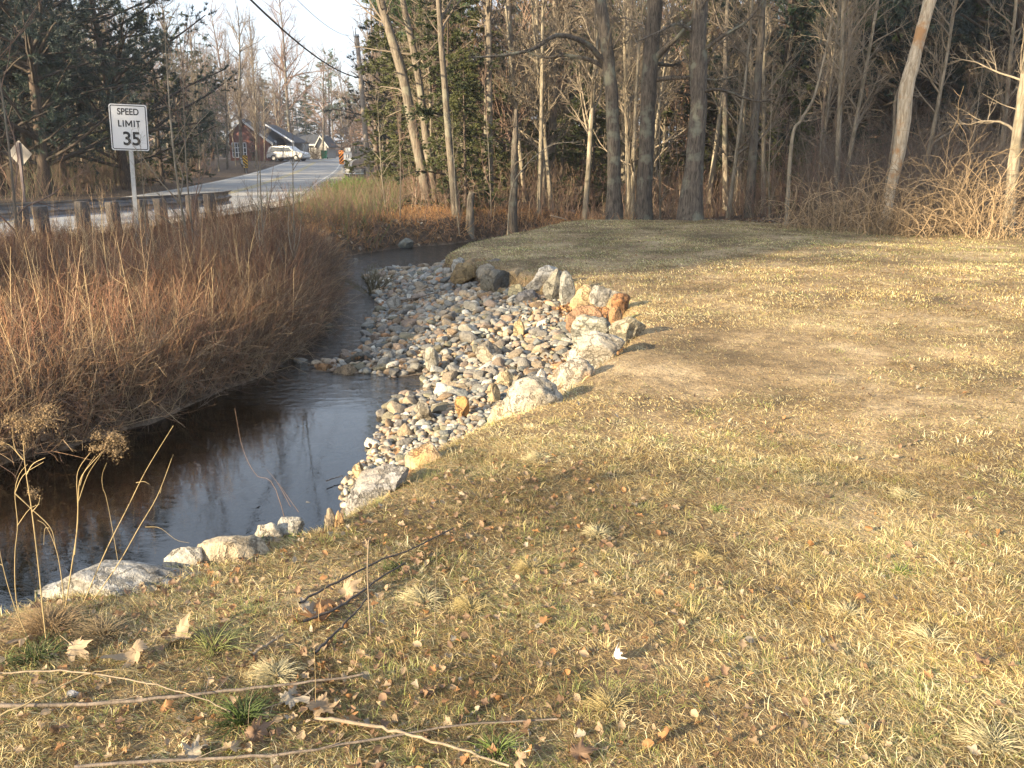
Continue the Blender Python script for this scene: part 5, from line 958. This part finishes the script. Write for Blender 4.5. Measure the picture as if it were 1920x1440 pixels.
V, F = leaf_shape(.06, np.random.default_rng(5), 15, 2.2, .9); o = mk("paper_scrap", V @ rotm(np.random.default_rng(6), .5).T, F, M_white); x, y = p2g(1155, 1238, .01); o.location = (x, y, .03); tag(o, "small crumpled white scrap in the lower middle of the lawn", "scrap")

# ------------------------------------------------------------------ signs, rails, pole
def text_mesh(s, size, off=0.0):
    c = bpy.data.curves.new("lettering", 'FONT'); c.body = s; c.size = size; c.align_x = 'CENTER'; c.align_y = 'CENTER'; c.extrude = .0015; c.offset = off; o = bpy.data.objects.new("lettering", c); link(o)
    bpy.context.view_layer.update(); me = bpy.data.meshes.new_from_object(o.evaluated_get(bpy.context.evaluated_depsgraph_get())); bpy.data.objects.remove(o); return me
def rrect(bm, w, h, r, y0, y1, mi=0, cx=0, cz=0):
    pts = []
    for sx, sz, a0 in ((1, 1, 0), (-1, 1, 90), (-1, -1, 180), (1, -1, 270)):
        for k in range(6): a = math.radians(a0 + 18 * k); pts.append((cx + sx * (w / 2 - r) + r * math.cos(a), cz + sz * (h / 2 - r) + r * math.sin(a)))
    f = [bm.verts.new((x, y0, z)) for x, z in pts]; b = [bm.verts.new((x, y1, z)) for x, z in pts]; n = len(pts)
    fs = [bm.faces.new(f[::-1]), bm.faces.new(b)] + [bm.faces.new((f[i], f[(i + 1) % n], b[(i + 1) % n], b[i])) for i in range(n)]
    for q in fs: q.material_index = mi
def ring(bm, w, h, r, t, y0, y1, cx=0, cz=0):
    def loop(w, h, r):
        return [(cx + sx * (w / 2 - r) + r * math.cos(math.radians(a0 + 18 * k)), cz + sz * (h / 2 - r) + r * math.sin(math.radians(a0 + 18 * k))) for sx, sz, a0 in ((1, 1, 0), (-1, 1, 90), (-1, -1, 180), (1, -1, 270)) for k in range(6)]
    o = loop(w, h, r); i_ = loop(w - 2 * t, h - 2 * t, max(r - t, .004)); n = len(o); O = [bm.verts.new((x, y0, z)) for x, z in o]; I = [bm.verts.new((x, y0, z)) for x, z in i_]
    O2 = [bm.verts.new((x, y1, z)) for x, z in o]; I2 = [bm.verts.new((x, y1, z)) for x, z in i_]
    for k in range(n):
        j = (k + 1) % n; bm.faces.new((O[k], O[j], I[j], I[k])); bm.faces.new((O[k], O2[k], O2[j], O[j])); bm.faces.new((I[j], I2[j], I2[k], I[k]))
def letters(name, txt, size, off, x, z, y, parent, sx=1.0, mat=None):
    me = text_mesh(txt, size, off); me.materials.clear(); me.materials.append(mat or M_black); o = bpy.data.objects.new(name, me); link(o); o.parent = parent; o.location = (x, y, z); o.rotation_euler = (math.pi / 2, 0, 0); o.scale = (sx, 1, 1); return o
def prism(bm, pts, y0, y1, mi=0):
    f = [bm.verts.new((a, y0, b)) for a, b in pts]; g = [bm.verts.new((a, y1, b)) for a, b in pts]; n = len(pts); fs = [bm.faces.new(f), bm.faces.new(g[::-1])] + [bm.faces.new((f[i], g[i], g[(i + 1) % n], f[(i + 1) % n])) for i in range(n)]
    for q in fs: q.material_index = mi
SX, SY = atx(240, 15.4), 15.4
sg = thing("speed_limit_sign", "white speed limit sign reading 35 on a steel post beside the guardrail", "road sign", (SX, SY, 0)); sg.rotation_euler = (0, math.radians(2.0), math.radians(12))
cz_ = p2d(236, 239, SY)[2]; bm = bmesh.new(); rrect(bm, .61, .765, .04, -.012, -.008); from_bm("panel", bm, M_white, sg).location = (0, 0, cz_)
bm = bmesh.new(); ring(bm, .575, .73, .032, .013, -.0155, -.012); from_bm("border", bm, M_black, sg).location = (0, 0, cz_)
letters("lettering", "SPEED", .150, .003, 0, cz_ + .255, -.0135, sg, .86); 
bm = bmesh.new(); H_, T_ = .108, .019
def bar(x0, x1, z0, z1): box(bm, x0, x1, -.0155, -.0125, z0, z1)
bar(-.172, -.172 + T_, 0, H_); bar(-.172 + T_, -.118, 0, T_); bar(-.098, -.098 + T_, 0, H_); bar(-.055, -.055 + T_, 0, H_); bar(.036, .036 + T_, 0, H_); bar(.079, .079 + T_, 0, H_); bar(.140, .140 + T_, 0, H_ - T_); bar(.116, .183, H_ - T_, H_)
prism(bm, [(-.036, H_), (-.036, H_ - .034), (-.008, .018), (.008, .018), (.036, H_ - .034), (.036, H_), (.0, .050)], -.0155, -.0125)
from_bm("lettering", bm, M_black, sg).location = (0, 0, cz_ + .010)
letters("lettering", "35", .31, .007, .03, cz_ - .195, -.0135, sg, .96)
bm = bmesh.new(); box(bm, -.035, .035, 0, .012, -.2, cz_ + .34); box(bm, -.035, -.022, .012, .04, -.2, cz_ + .34); box(bm, .022, .035, .012, .04, -.2, cz_ + .34); from_bm("post", bm, M_steel, sg)
DXp, DYp = atx(34, 29.5), 29.5; z0 = float(ground_z(np.array([DXp]), np.array([DYp]))[0]); dg = thing("diamond_sign", "diamond warning sign seen from its unpainted back, across the road at the left edge", "road sign", (DXp, DYp, z0)); dg.rotation_euler = (0, math.radians(2), math.radians(-8))
zc = p2d(27, 288, DYp)[2] - z0; bm = bmesh.new(); rrect(bm, .62, .62, .04, -.004, .0); o = from_bm("panel", bm, flat("dull_sign_back", (.20, .185, .165), .6, .1, .25, 3), dg); o.location = (0, .03, zc); o.rotation_euler = (0, math.pi / 4, 0)
bm = bmesh.new(); box(bm, -.045, .045, -.03, .02, -.3, zc + .36); from_bm("post", bm, flat("rusty_sign_post", (.09, .07, .075), .7), dg)
def marker(label, px, pyc, D, col, flip, yaw):
    x = atx(px, D); z0 = float(ground_z(np.array([x]), np.array([D]))[0]); r = thing("object_marker", label, "road marker", (x, D, z0)); r.rotation_euler = (0, 0, yaw); zc = p2d(px, pyc, D)[2] - z0
    bm = bmesh.new(); rrect(bm, .34, .92, .03, -.004, .0); o = from_bm("panel", bm, col, r); o.location = (0, 0, zc); bm = bmesh.new()
    for k in range(-4, 5):
        c = k * .24; q = [(-.155, c - .155 * flip), (.155, c + .155 * flip), (.155, c + .155 * flip + .12), (-.155, c - .155 * flip + .12)]; q = [(a, max(-.44, min(.44, b))) for a, b in q]
        if abs(q[0][1] - q[3][1]) + abs(q[1][1] - q[2][1]) < .02: continue
        f = [bm.verts.new((a, -.006, b)) for a, b in q]; g = [bm.verts.new((a, -.0042, b)) for a, b in q]; bm.faces.new(f[::-1]); bm.faces.new(g)
        for i in range(4): bm.faces.new((f[i], f[(i + 1) % 4], g[(i + 1) % 4], g[i]))
    o = from_bm("stripes", bm, M_black, r); o.location = (0, 0, zc); bm = bmesh.new(); box(bm, -.03, .03, .002, .04, -.2, zc + .3); from_bm("post", bm, M_steel, r); return r
M_or = flat("orange_sheeting", (.80, .26, .03), .5, 0, .1); M_yl = flat("yellow_sheeting", (.62, .38, .03), .5, 0, .1)
marker("yellow and black striped marker before the brick house", 459, 303, 66, M_yl, -1, .1); marker("orange and black striped marker by the curved rail", 640, 295, 62, M_or, 1, -.1)
x, D = atx(652, 60), 60; z0 = float(ground_z(np.array([x]), np.array([D]))[0]); r = thing("route_sign", "small white route number signs stacked on a post right of the orange marker", "road sign", (x, D, z0)); zc = p2d(652, 293, D)[2] - z0
bm = bmesh.new(); rrect(bm, .56, .5, .03, -.02, -.01, 0, 0, zc); rrect(bm, .34, .28, .03, -.02, -.01, 0, .03, zc + .42); from_bm("panel", bm, M_white, r); letters("lettering", "11", .34, .006, -.02, zc, -.022, r, .9); letters("lettering", "1", .2, .004, .03, zc + .42, -.022, r); bm = bmesh.new(); box(bm, -.05, .05, 0, .06, -.2, zc + .5); from_bm("post", bm, M_steel, r)
def rail_mesh(P, name, parent, mat, h=.31, top=.70):
    """W-beam along the plan line P (n,2), facing left of travel"""
    n = len(P); T = np.gradient(P, axis=0); T /= np.linalg.norm(T, axis=1, keepdims=True); Nn = np.stack([T[:, 1], -T[:, 0]], 1); prof = [(.0, 0), (.02, .03), (.075, .06), (.075, .10), (.01, .135), (.01, .175), (.075, .21), (.075, .25), (.02, .28), (0, .31)]
    Z = ground_z(P[:, 0], P[:, 1]); V = []
    for sgn in (0, .006):
        for (d, z) in prof: V.append(np.concatenate([P - Nn * (d + sgn), (Z * 0 + np.maximum(Z, 0) + top - h + z)[:, None]], 1))
    V = np.stack(V, 1); m = len(prof); Vf = V.reshape(-1, 3); F = []
    for s in (0, m):
        i = (np.arange(n - 1)[:, None] * 2 * m + s + np.arange(m - 1)[None]).ravel(); F.append(np.stack([i, i + 1, i + 2 * m + 1, i + 2 * m], 1))
    i = np.arange(n - 1) * 2 * m
    for a in (0, m - 1): F.append(np.stack([i + a, i + a + m, i + a + 3 * m, i + a + 2 * m], 1))
    return mk(name, Vf, [np.concatenate(F)], mat, parent, smooth=False)
GL = smooth_poly([(-12.4,5.0),(-11.3,9.5),(-10.2,13),(-9.15,15.6),(-8.2,17.6),(-7.25,19.3),(-6.85,20.6),(-6.9,21.6)], 40)
gr = thing("guardrail", "near guardrail on weathered wooden posts behind the brush, ending in a curve", "guardrail", (0, 0, 0)); M_rail = flat("dark_galvanised_rail", (.25, .26, .28), .5, .6, .3, 4, .2)
rail_mesh(GL, "rail", gr, M_rail)
def post_at(px, D, tall=.02, w=.20, lean=0.0):
    x = atx(px, D); z = float(ground_z(np.array([x]), np.array([D]))[0]); bm = bmesh.new(); box(bm, -w / 2, w / 2, -w / 2, w / 2, -.4, .74 + tall - min(z, 0), 0, .012); o = from_bm("post", bm, M_post, gr); o.location = (x, D, z); o.rotation_euler = (lean, lean * .5, math.radians(62)); return o
for k, px in enumerate([22, 62, 140, 200, 252, 292, 350, 386]):
    D = np.interp(px, [0, 130, 240, 350, 400], [15.0, 16.2, 17.3, 18.8, 19.6]); post_at(px, float(D) - .12, [-.06,-.08,-.03,-.07,-.05,-.06,-.03,-.03][k], .19, .02 * (-1) ** k)
GR2 = smooth_poly([(-27.5,90),(-24.5,80),(-21.5,71),(-19.6,64.5)], 24); g2 = thing("guardrail", "grey guardrail on the far side of the road below the brick house", "guardrail"); rail_mesh(GR2, "rail", g2, M_steel)
for k in range(0, 24, 4):
    x, y = GR2[k]; bm = bmesh.new(); box(bm, -.09, .09, -.09, .09, -.4, .72, 0, .01); o = from_bm("post", bm, M_post, g2); o.location = (x + .12, y, float(ground_z(np.array([x]), np.array([y]))[0]))
GR3 = smooth_poly([(-14.2,76),(-12.5,66),(-11.1,58),(-10.3,54.2),(-9.8,53.2),(-9.0,52.8),(-8.4,53.2)], 30); g3 = thing("guardrail", "curved rail end by the orange marker, its near face bright", "guardrail"); rail_mesh(GR3[:16], "rail", g3, M_rail); rail_mesh(GR3[15:], "end_section", g3, M_steel)
for k in range(0, 30, 5):
    x, y = GR3[k]; bm = bmesh.new(); box(bm, -.09, .09, -.09, .09, -.4, .72, 0, .01); o = from_bm("post", bm, M_post, g3); o.location = (x + .14, y, float(ground_z(np.array([x]), np.array([y]))[0]))
PD = 47; PX = atx(691, PD); zg = float(ground_z(np.array([PX]), np.array([PD]))[0]); tp = p2d(669, 66, PD); pole = thing("utility_pole", "weathered wooden utility pole leaning beside the road", "utility pole", (PX, PD, zg)); d = Vector((tp[0] - PX, 0, tp[2] - zg))
P = np.array([[0, 0, -.5], [d.x * .25, 0, d.z * .25], [d.x * .6, 0, d.z * .6], [d.x, 0, d.z]]); V, F = tubes(smooth_poly(P, 12)[None], np.linspace(.15, .105, 12)[None], 14); mk("shaft", V, F, flat("pole_wood", (.33, .28, .23), .9, 0, .3, 6, .3), pole)
bm = bmesh.new(); cyl(bm, (d.x, 0, d.z - .1), (d.x, 0, d.z + .04), .125, .11); cyl(bm, (d.x - .06, 0, d.z + .02), (d.x - .06, 0, d.z + .35), .03, .02); from_bm("cap", bm, M_steel, pole); cpt = p2d(672, 145, PD); bm = bmesh.new(); cyl(bm, (cpt[0] - PX - .2, -.05, cpt[2] - zg), (cpt[0] - PX + .15, -.05, cpt[2] - zg), .045); from_bm("bracket", bm, M_dark, pole)
def cable(label, a, b, sag, r, mat=M_dark, n=50, name="cable"):
    a = np.array(a); b = np.array(b); t = np.linspace(0, 1, n)[:, None]; P = a * (1 - t) + b * t; P[:, 2] -= 4 * sag * (t * (1 - t))[:, 0]; c = P[0].copy(); V, F = tubes((P - c)[None], np.full((1, n), r), 6); o = mk(name, V, F, mat); o.location = c; tag(o, label, "cable")
e1 = p2d(400, -40, 17.5); dirv = e1 - cpt; cable("thick black communication cable sagging down from the upper left to the utility pole", e1 + np.array([-.3, -1.2, .8]), cpt, .55, .026)
cable("thin pale electric wire running to the top of the utility pole", p2d(520, -40, 20) , tp, .4, .008, M_steel); cable("slack black guy wire hanging right of the utility pole", cpt, p2d(730, 262, 52), .5, .02)

# ------------------------------------------------------------------ houses, car, bin
HD = 104; sc = HD / FPX / 1.035
def hx(px): return (px - 960) * sc
def gzz(x, y): return float(ground_z(np.array([x]), np.array([y]))[0])
m_brick, t, p = nm("red_brick"); tc = N(t, "ShaderNodeTexCoord"); b = N(t, "ShaderNodeTexBrick"); b.inputs["Scale"].default_value = 5; b.inputs["Color1"].default_value = (.17,.055,.04,1); b.inputs["Color2"].default_value = (.13,.04,.03,1); b.inputs["Mortar"].default_value = (.16,.12,.1,1); b.inputs["Mortar Size"].default_value = .02
mp = N(t, "ShaderNodeMapping"); mp.inputs["Rotation"].default_value = (math.pi / 2, 0, 0); t.links.new(tc.outputs["Object"], mp.inputs[0]); t.links.new(mp.outputs[0], b.inputs[0]); t.links.new(b.outputs[0], p.inputs["Base Color"]); p.inputs["Roughness"].default_value = .85
M_roof = flat("dark_shingles", (.045, .05, .06), .85, 0, .3, 12, .3); M_trim = flat("trim_paint", (.45, .45, .44), .6, 0, .1); M_side = flat("grey_siding", (.27, .27, .26), .8, 0, .1, 3); M_glass = flat("window_glass", (.05, .06, .07), .08, 0, .2, 1)
x0, x1, xa = hx(432), hx(508), hx(459); zb = gzz(hx(470), HD); ez = p2d(432, 250, HD)[2]; az_ = p2d(458, 225, HD)[2]; ez2 = p2d(508, 265, HD)[2]
hs = thing("brick_house", "red brick gabled house with white trim and a paned window, beyond the road", "house", (x0, HD, zb)); w = x1 - x0; ap = xa - x0; hz = az_ - zb; h1 = ez - zb; h2 = ez2 - zb
bm = bmesh.new(); prism(bm, [(0, -.6), (w, -.6), (w, h2), (ap, hz), (0, h1)], 0, 9); from_bm("wall", bm, m_brick, hs)
def slab(bm, a, b, y0, y1, th): prism(bm, [(a[0], a[1]), (b[0], b[1]), (b[0], b[1] + th), (a[0], a[1] + th)], y0, y1)
bm = bmesh.new(); sl = (hz - h2) / (w - ap); slab(bm, (ap, hz + .02), (w + .4, h2 - sl * .4 + .02), -.35, 9.3, .12); sl2 = (hz - h1) / ap; slab(bm, (-.4, h1 - sl2 * .4 + .02), (ap, hz + .02), -.35, 9.3, .12); rf = from_bm("roof", bm, M_roof, hs)
bm = bmesh.new(); slab(bm, (ap, hz - .16), (w + .42, h2 - sl * .42 - .16), -.42, -.36, .30); slab(bm, (-.42, h1 - sl2 * .42 - .16), (ap, hz - .16), -.42, -.36, .30); from_bm("trim", bm, M_trim, rf)
wf = thing("window", None, None); bpy.data.objects.remove(wf)
def window(parent, xa, xb, za, zb_, y, nx, nz, mat=M_white):
    bm = bmesh.new(); box(bm, xa, xb, y - .05, y - .01, za, zb_); pane = from_bm("window", bm, M_glass, parent); bm = bmesh.new(); t_ = .07
    for k in range(nx + 1): c = xa + (xb - xa) * k / nx; box(bm, c - t_ / 2, c + t_ / 2, y - .09, y - .053, za + t_ / 2, zb_ - t_ / 2)
    for k in range(nz + 1): c = za + (zb_ - za) * k / nz; box(bm, xa - t_ / 2, xb + t_ / 2, y - .088, y - .051, c - t_ / 2, c + t_ / 2)
    from_bm("frame", bm, mat, pane)
window(hs, hx(437) - x0, hx(463) - x0, p2d(440, 295, HD)[2] - zb, p2d(440, 268, HD)[2] - zb, 0, 5, 3)
# porch roof and carport to the right of the gable
bm = bmesh.new(); xr, zr = hx(549) - x0, p2d(549, 266, HD)[2] - zb; xl, zl = hx(484) - x0, p2d(484, 232, HD)[2] - zb
f = [(xl, 4.0, zl + .1), (xr, 1.0, zr), (xr, 9, zr), (xl, 9, zl + .1)]; a = [bm.verts.new(q) for q in f]; b_ = [bm.verts.new((q[0], q[1], q[2] - .14)) for q in f]; bm.faces.new(a); bm.faces.new(b_[::-1])
for i in range(4): bm.faces.new((a[i], b_[i], b_[(i + 1) % 4], a[(i + 1) % 4]))
cr = from_bm("carport_roof", bm, M_roof, hs); V, F = tubes(np.array([[xl, 3.9, zl], [(xl + xr) / 2, 2.4, (zl + zr) / 2 - .02], [xr, .9, zr - .08]])[None], np.full((1, 3), .11), 4); mk("trim", V, F, M_white, cr, smooth=False)
for px in (505, 512, 545): bm = bmesh.new(); box(bm, -.1, .1, -.1, .1, -.6, zr + .15); o = from_bm("porch_post", bm, M_white, hs); o.location = (hx(px) - x0, 1.4, 0)
bm = bmesh.new(); box(bm, w + .05, hx(549) - x0, 5.2, 8.6, -.6, zr - .1); from_bm("rear_wall", bm, M_side, hs)
H2 = 128; s2 = H2 / FPX / 1.035; X0, X1 = (549 - 960) * s2, (617 - 960) * s2; zb2 = gzz(X0, H2); gh = thing("grey_cottage", "long low grey house with dark roof and small end gable beside the brick house", "house", (X0, H2, zb2)); W2 = X1 - X0; e2 = p2d(590, 271, H2)[2] - zb2; r2_ = p2d(580, 251, H2)[2] - zb2; g0 = (599 - 549) * s2
bm = bmesh.new(); box(bm, 0, g0, 0, 7, -.8, e2); from_bm("wall", bm, M_side, gh); bm = bmesh.new(); c0 = [(-.2, -.5, e2), (g0 + .2, -.5, e2), (g0 + .2, 3.5, r2_), (-.2, 3.5, r2_)]; c1 = [(-.2, 7.5, e2), (g0 + .2, 7.5, e2)]
a = [bm.verts.new(q) for q in c0]; k_ = [bm.verts.new(q) for q in c1]; bm.faces.new(a); bm.faces.new((a[3], a[2], k_[1], k_[0])); bm.faces.new((a[0], a[3], k_[0])); bm.faces.new((a[1], k_[1], a[2])); bm.faces.new((a[0], k_[0], k_[1], a[1])); rf = from_bm("roof", bm, M_roof, gh)
bm = bmesh.new(); box(bm, -.2, g0 + .2, -.58, -.51, e2 - .16, e2 + .06); from_bm("trim", bm, M_trim, rf)
bm = bmesh.new(); gp = p2d(604, 256, H2)[2] - zb2; ge = p2d(604, 273, H2)[2] - zb2; prism(bm, [(g0 + .02, -.8), (W2, -.8), (W2, ge), ((g0 + W2) / 2 - .1, gp), (g0 + .02, ge)], -1.6, 5); from_bm("gable", bm, M_side, gh)
bm = bmesh.new(); mx_ = (g0 + W2) / 2 - .1; slab(bm, (mx_, gp), (W2 + .35, ge - .3), -1.9, 5.2, .14); slab(bm, (g0 - .3, ge - .3), (mx_, gp), -1.9, 5.2, .14); rf2 = from_bm("roof", bm, M_roof, gh); bm = bmesh.new(); slab(bm, (mx_, gp - .1), (W2 + .37, ge - .42), -1.97, -1.91, .24); slab(bm, (g0 - .32, ge - .42), (mx_, gp - .1), -1.97, -1.91, .24); from_bm("trim", bm, M_trim, rf2)
window(gh, 1.6, 2.5, 1.1, 2.1, 0, 1, 2); window(gh, 3.4, 4.1, 1.1, 2.1, 0, 1, 2)
xd = (550 - 960) * s2; dz = p2d(550, 249, H2 - 3)[2]; ds = thing("satellite_dish", "pale satellite dish on the grey house roof", "satellite dish", (xd, H2 + 2.5, p2d(550, 256, H2)[2])); V, F = ICO[3]; Vd = V[:, :] * np.array([.55, .12, .45]); o = mk("dish", Vd, F, M_steel, ds); o.location = (0, 0, .65); o.rotation_euler = (.4, 0, .3); bm = bmesh.new(); cyl(bm, (0, 0, -.4), (0, 0, .6), .04); from_bm("mast", bm, M_dark, ds)
# car
CDp = 100; s3 = CDp / FPX / 1.035; xc = (541 - 960) * s3; zc0 = gzz(xc, CDp) + .07; car = thing("parked_car", "white compact crossover parked in the driveway, facing right", "car", (xc, CDp, zc0)); car.rotation_euler = (0, 0, -.25)
Lc = 2.25; body = [(-Lc, .42), (-Lc + .03, .9), (-Lc + .12, 1.0), (-Lc + .3, 1.45), (-Lc + .55, 1.62), (.15, 1.66), (.45, 1.6), (1.1, 1.12), (1.3, 1.06), (Lc - .25, .95), (Lc - .03, .78), (Lc, .45), (Lc - .1, .3), (-Lc + .1, .3)]
def loft(bm, prof, ws, mi=0):
    rows = [[bm.verts.new((a, y * (1 if b < 1.0 else 1 - .16 * min(1, (b - 1.0) / .6)), b)) for a, b in prof] for y in ws]; n = len(prof)
    for i in range(len(ws) - 1):
        for j in range(n): bm.faces.new((rows[i][j], rows[i][(j + 1) % n], rows[i + 1][(j + 1) % n], rows[i + 1][j]))
    bm.faces.new(rows[0][::-1]); bm.faces.new(rows[-1])
M_paint = flat("white_car_paint", (.52, .52, .52), .25, 0, .03); bm = bmesh.new(); loft(bm, body, [-.9, -.85, .85, .9]); bmesh.ops.recalc_face_normals(bm, faces=bm.faces); from_bm("body", bm, M_paint, car)
for sgn in (-1, 1):
    bm = bmesh.new(); y = sgn * .875; q = [(-Lc + .38, 1.04), (1.0, 1.08), (.48, 1.5), (-Lc + .6, 1.52)]; sh = [.0, .0, .11, .11]; v = [bm.verts.new((a, y * (1 - .0) + sgn * (.035 - s_), b)) for (a, b), s_ in zip(q, sh)]; v2 = [bm.verts.new((a, y - sgn * .1 - sgn * s_, b)) for (a, b), s_ in zip(q, sh)]; bm.faces.new(v); bm.faces.new(v2[::-1])
    for i in range(4): bm.faces.new((v[i], v2[i], v2[(i + 1) % 4], v[(i + 1) % 4]))
    from_bm("side_window", bm, M_glass, car)
    for xw in (-1.38, 1.38):
        bm = bmesh.new(); cyl(bm, (xw, sgn * .70, .34), (xw, sgn * .925, .34), .345, n=20); wh = from_bm("wheel", bm, M_dark, car); bm = bmesh.new(); cyl(bm, (xw, sgn * .90, .34), (xw, sgn * .935, .34), .20, n=14); from_bm("rim", bm, M_steel, wh)
    bm = bmesh.new(); box(bm, Lc - .32, Lc - .02, min(sgn * .55, sgn * .86), max(sgn * .55, sgn * .86), .72, .86, 0, .03); from_bm("headlight", bm, M_steel, car)
bm = bmesh.new(); box(bm, -Lc + .15, Lc - .1, -.915, -.895, .28, .42); from_bm("sill", bm, M_dark, car)
# wheelie bin
BD = 116; xb_ = atx(608, BD); zb3 = gzz(xb_, BD) + .06; bn = thing("wheeled_bin", "green wheeled rubbish bin at the end of the driveway", "bin", (xb_, BD, zb3)); M_bin = flat("green_plastic", (.015, .20, .09), .5, 0, .1); bm = bmesh.new(); r0_ = bmesh.ops.create_cone(bm, cap_ends=True, segments=4, radius1=.42, radius2=.52, depth=.95, matrix=Matrix.Translation((0, 0, .53)) @ Matrix.Rotation(math.pi / 4, 4, 'Z')); from_bm("body", bm, M_bin, bn)
bm = bmesh.new(); box(bm, -.40, .40, -.44, .40, 1.008, 1.09, 0, .02); from_bm("lid", bm, M_bin, bn)
for sgn in (-1, 1): bm = bmesh.new(); cyl(bm, (sgn * .3, .3, .12), (sgn * .38, .3, .12), .12); from_bm("wheel", bm, M_dark, bn)
def shrub(label, px, D, w, h, n, cols, seed, name="shrub"):
    r = np.random.default_rng(seed); x0 = atx(px, D); p = np.zeros((n, 3)); p[:, :2] = r.normal(size=(n, 2)) * w * .12; d = nrm(np.stack([p[:, 0] * 3 / w + r.normal(size=n) * .35, p[:, 1] * 3 / w + r.normal(size=n) * .35, np.ones(n)], 1)); out = [p]
    for k in range(5): d = nrm(d + r.normal(size=(n, 3)) * .12); out.append(out[-1] + d * (h / 5 * r.uniform(.7, 1.1, n))[:, None])
    P = np.stack(out, 1); R = np.full((n, 1), .010) * np.linspace(1, .4, 6)[None]; b, rb = branches(P, R, n * 7, .2, 1, .7, .35, 4, r, .05, .2, .006); V, F = merge([tubes(P, R, 3), tubes(b, rb, 3)]); c = np.tile(np.array(cols), (len(V), 1)) * .9
    o = mk(name, V, F, M_stem, col=c); o.location = (x0, D, gzz(x0, D)); tag(o, label, "shrub")
shrub("round orange brown bare shrub before the grey house", 592, 112, 2.4, 1.9, 120, (.36,.21,.11), 1); shrub("small leafless shrub standing in the stream's left current by the bar", 688, 14.2, .5, .5, 26, (.18,.16,.10), 2)
shrub("green tinged shrub below the curved rail", 655, 30, 1.8, .9, 130, (.12,.20,.05), 3); shrub("broom like green shrub left of the green tinged one", 620, 33, 1.4, .7, 90, (.13,.15,.07), 4)

# ------------------------------------------------------------------ the air
hz_m = bpy.data.materials.new("haze_air"); hz_m.use_nodes = True; t = hz_m.node_tree; t.nodes.clear(); ov = t.nodes.new("ShaderNodeOutputMaterial"); pv = t.nodes.new("ShaderNodeVolumePrincipled"); pv.inputs["Color"].default_value = (.86, .90, 1.0, 1); pv.inputs["Density"].default_value = .0006; pv.inputs["Anisotropy"].default_value = .2; t.links.new(pv.outputs[0], ov.inputs["Volume"])
bm = bmesh.new(); box(bm, -440, 440, -175, 640, -2.5, 34); tag(from_bm("haze", bm, hz_m), "thin pale haze in the evening air", kind="stuff")

# pairs that still read the same: say which one
by = {}
for o in COL.objects:
    if o.parent is None and o.get("label") and o.get("category") in ("cobble", "tree", "pine"): by.setdefault(o["label"], []).append(o)
for lab, os_ in by.items():
    if len(os_) == 2 or (len(os_) > 2 and os_[0].get("group") == "trees out of sight to the left"):
        os_.sort(key=lambda o: o.location.x); w_ = lab.split()
        for k, o in enumerate(os_): o["label"] = " ".join([["leftmost", "rightmost"][k] if len(os_) == 2 else ORD[k].replace(" from left", "")] + (w_[1:] if w_[0] in ("small", "middling", "large") or len(w_) > 15 else w_))
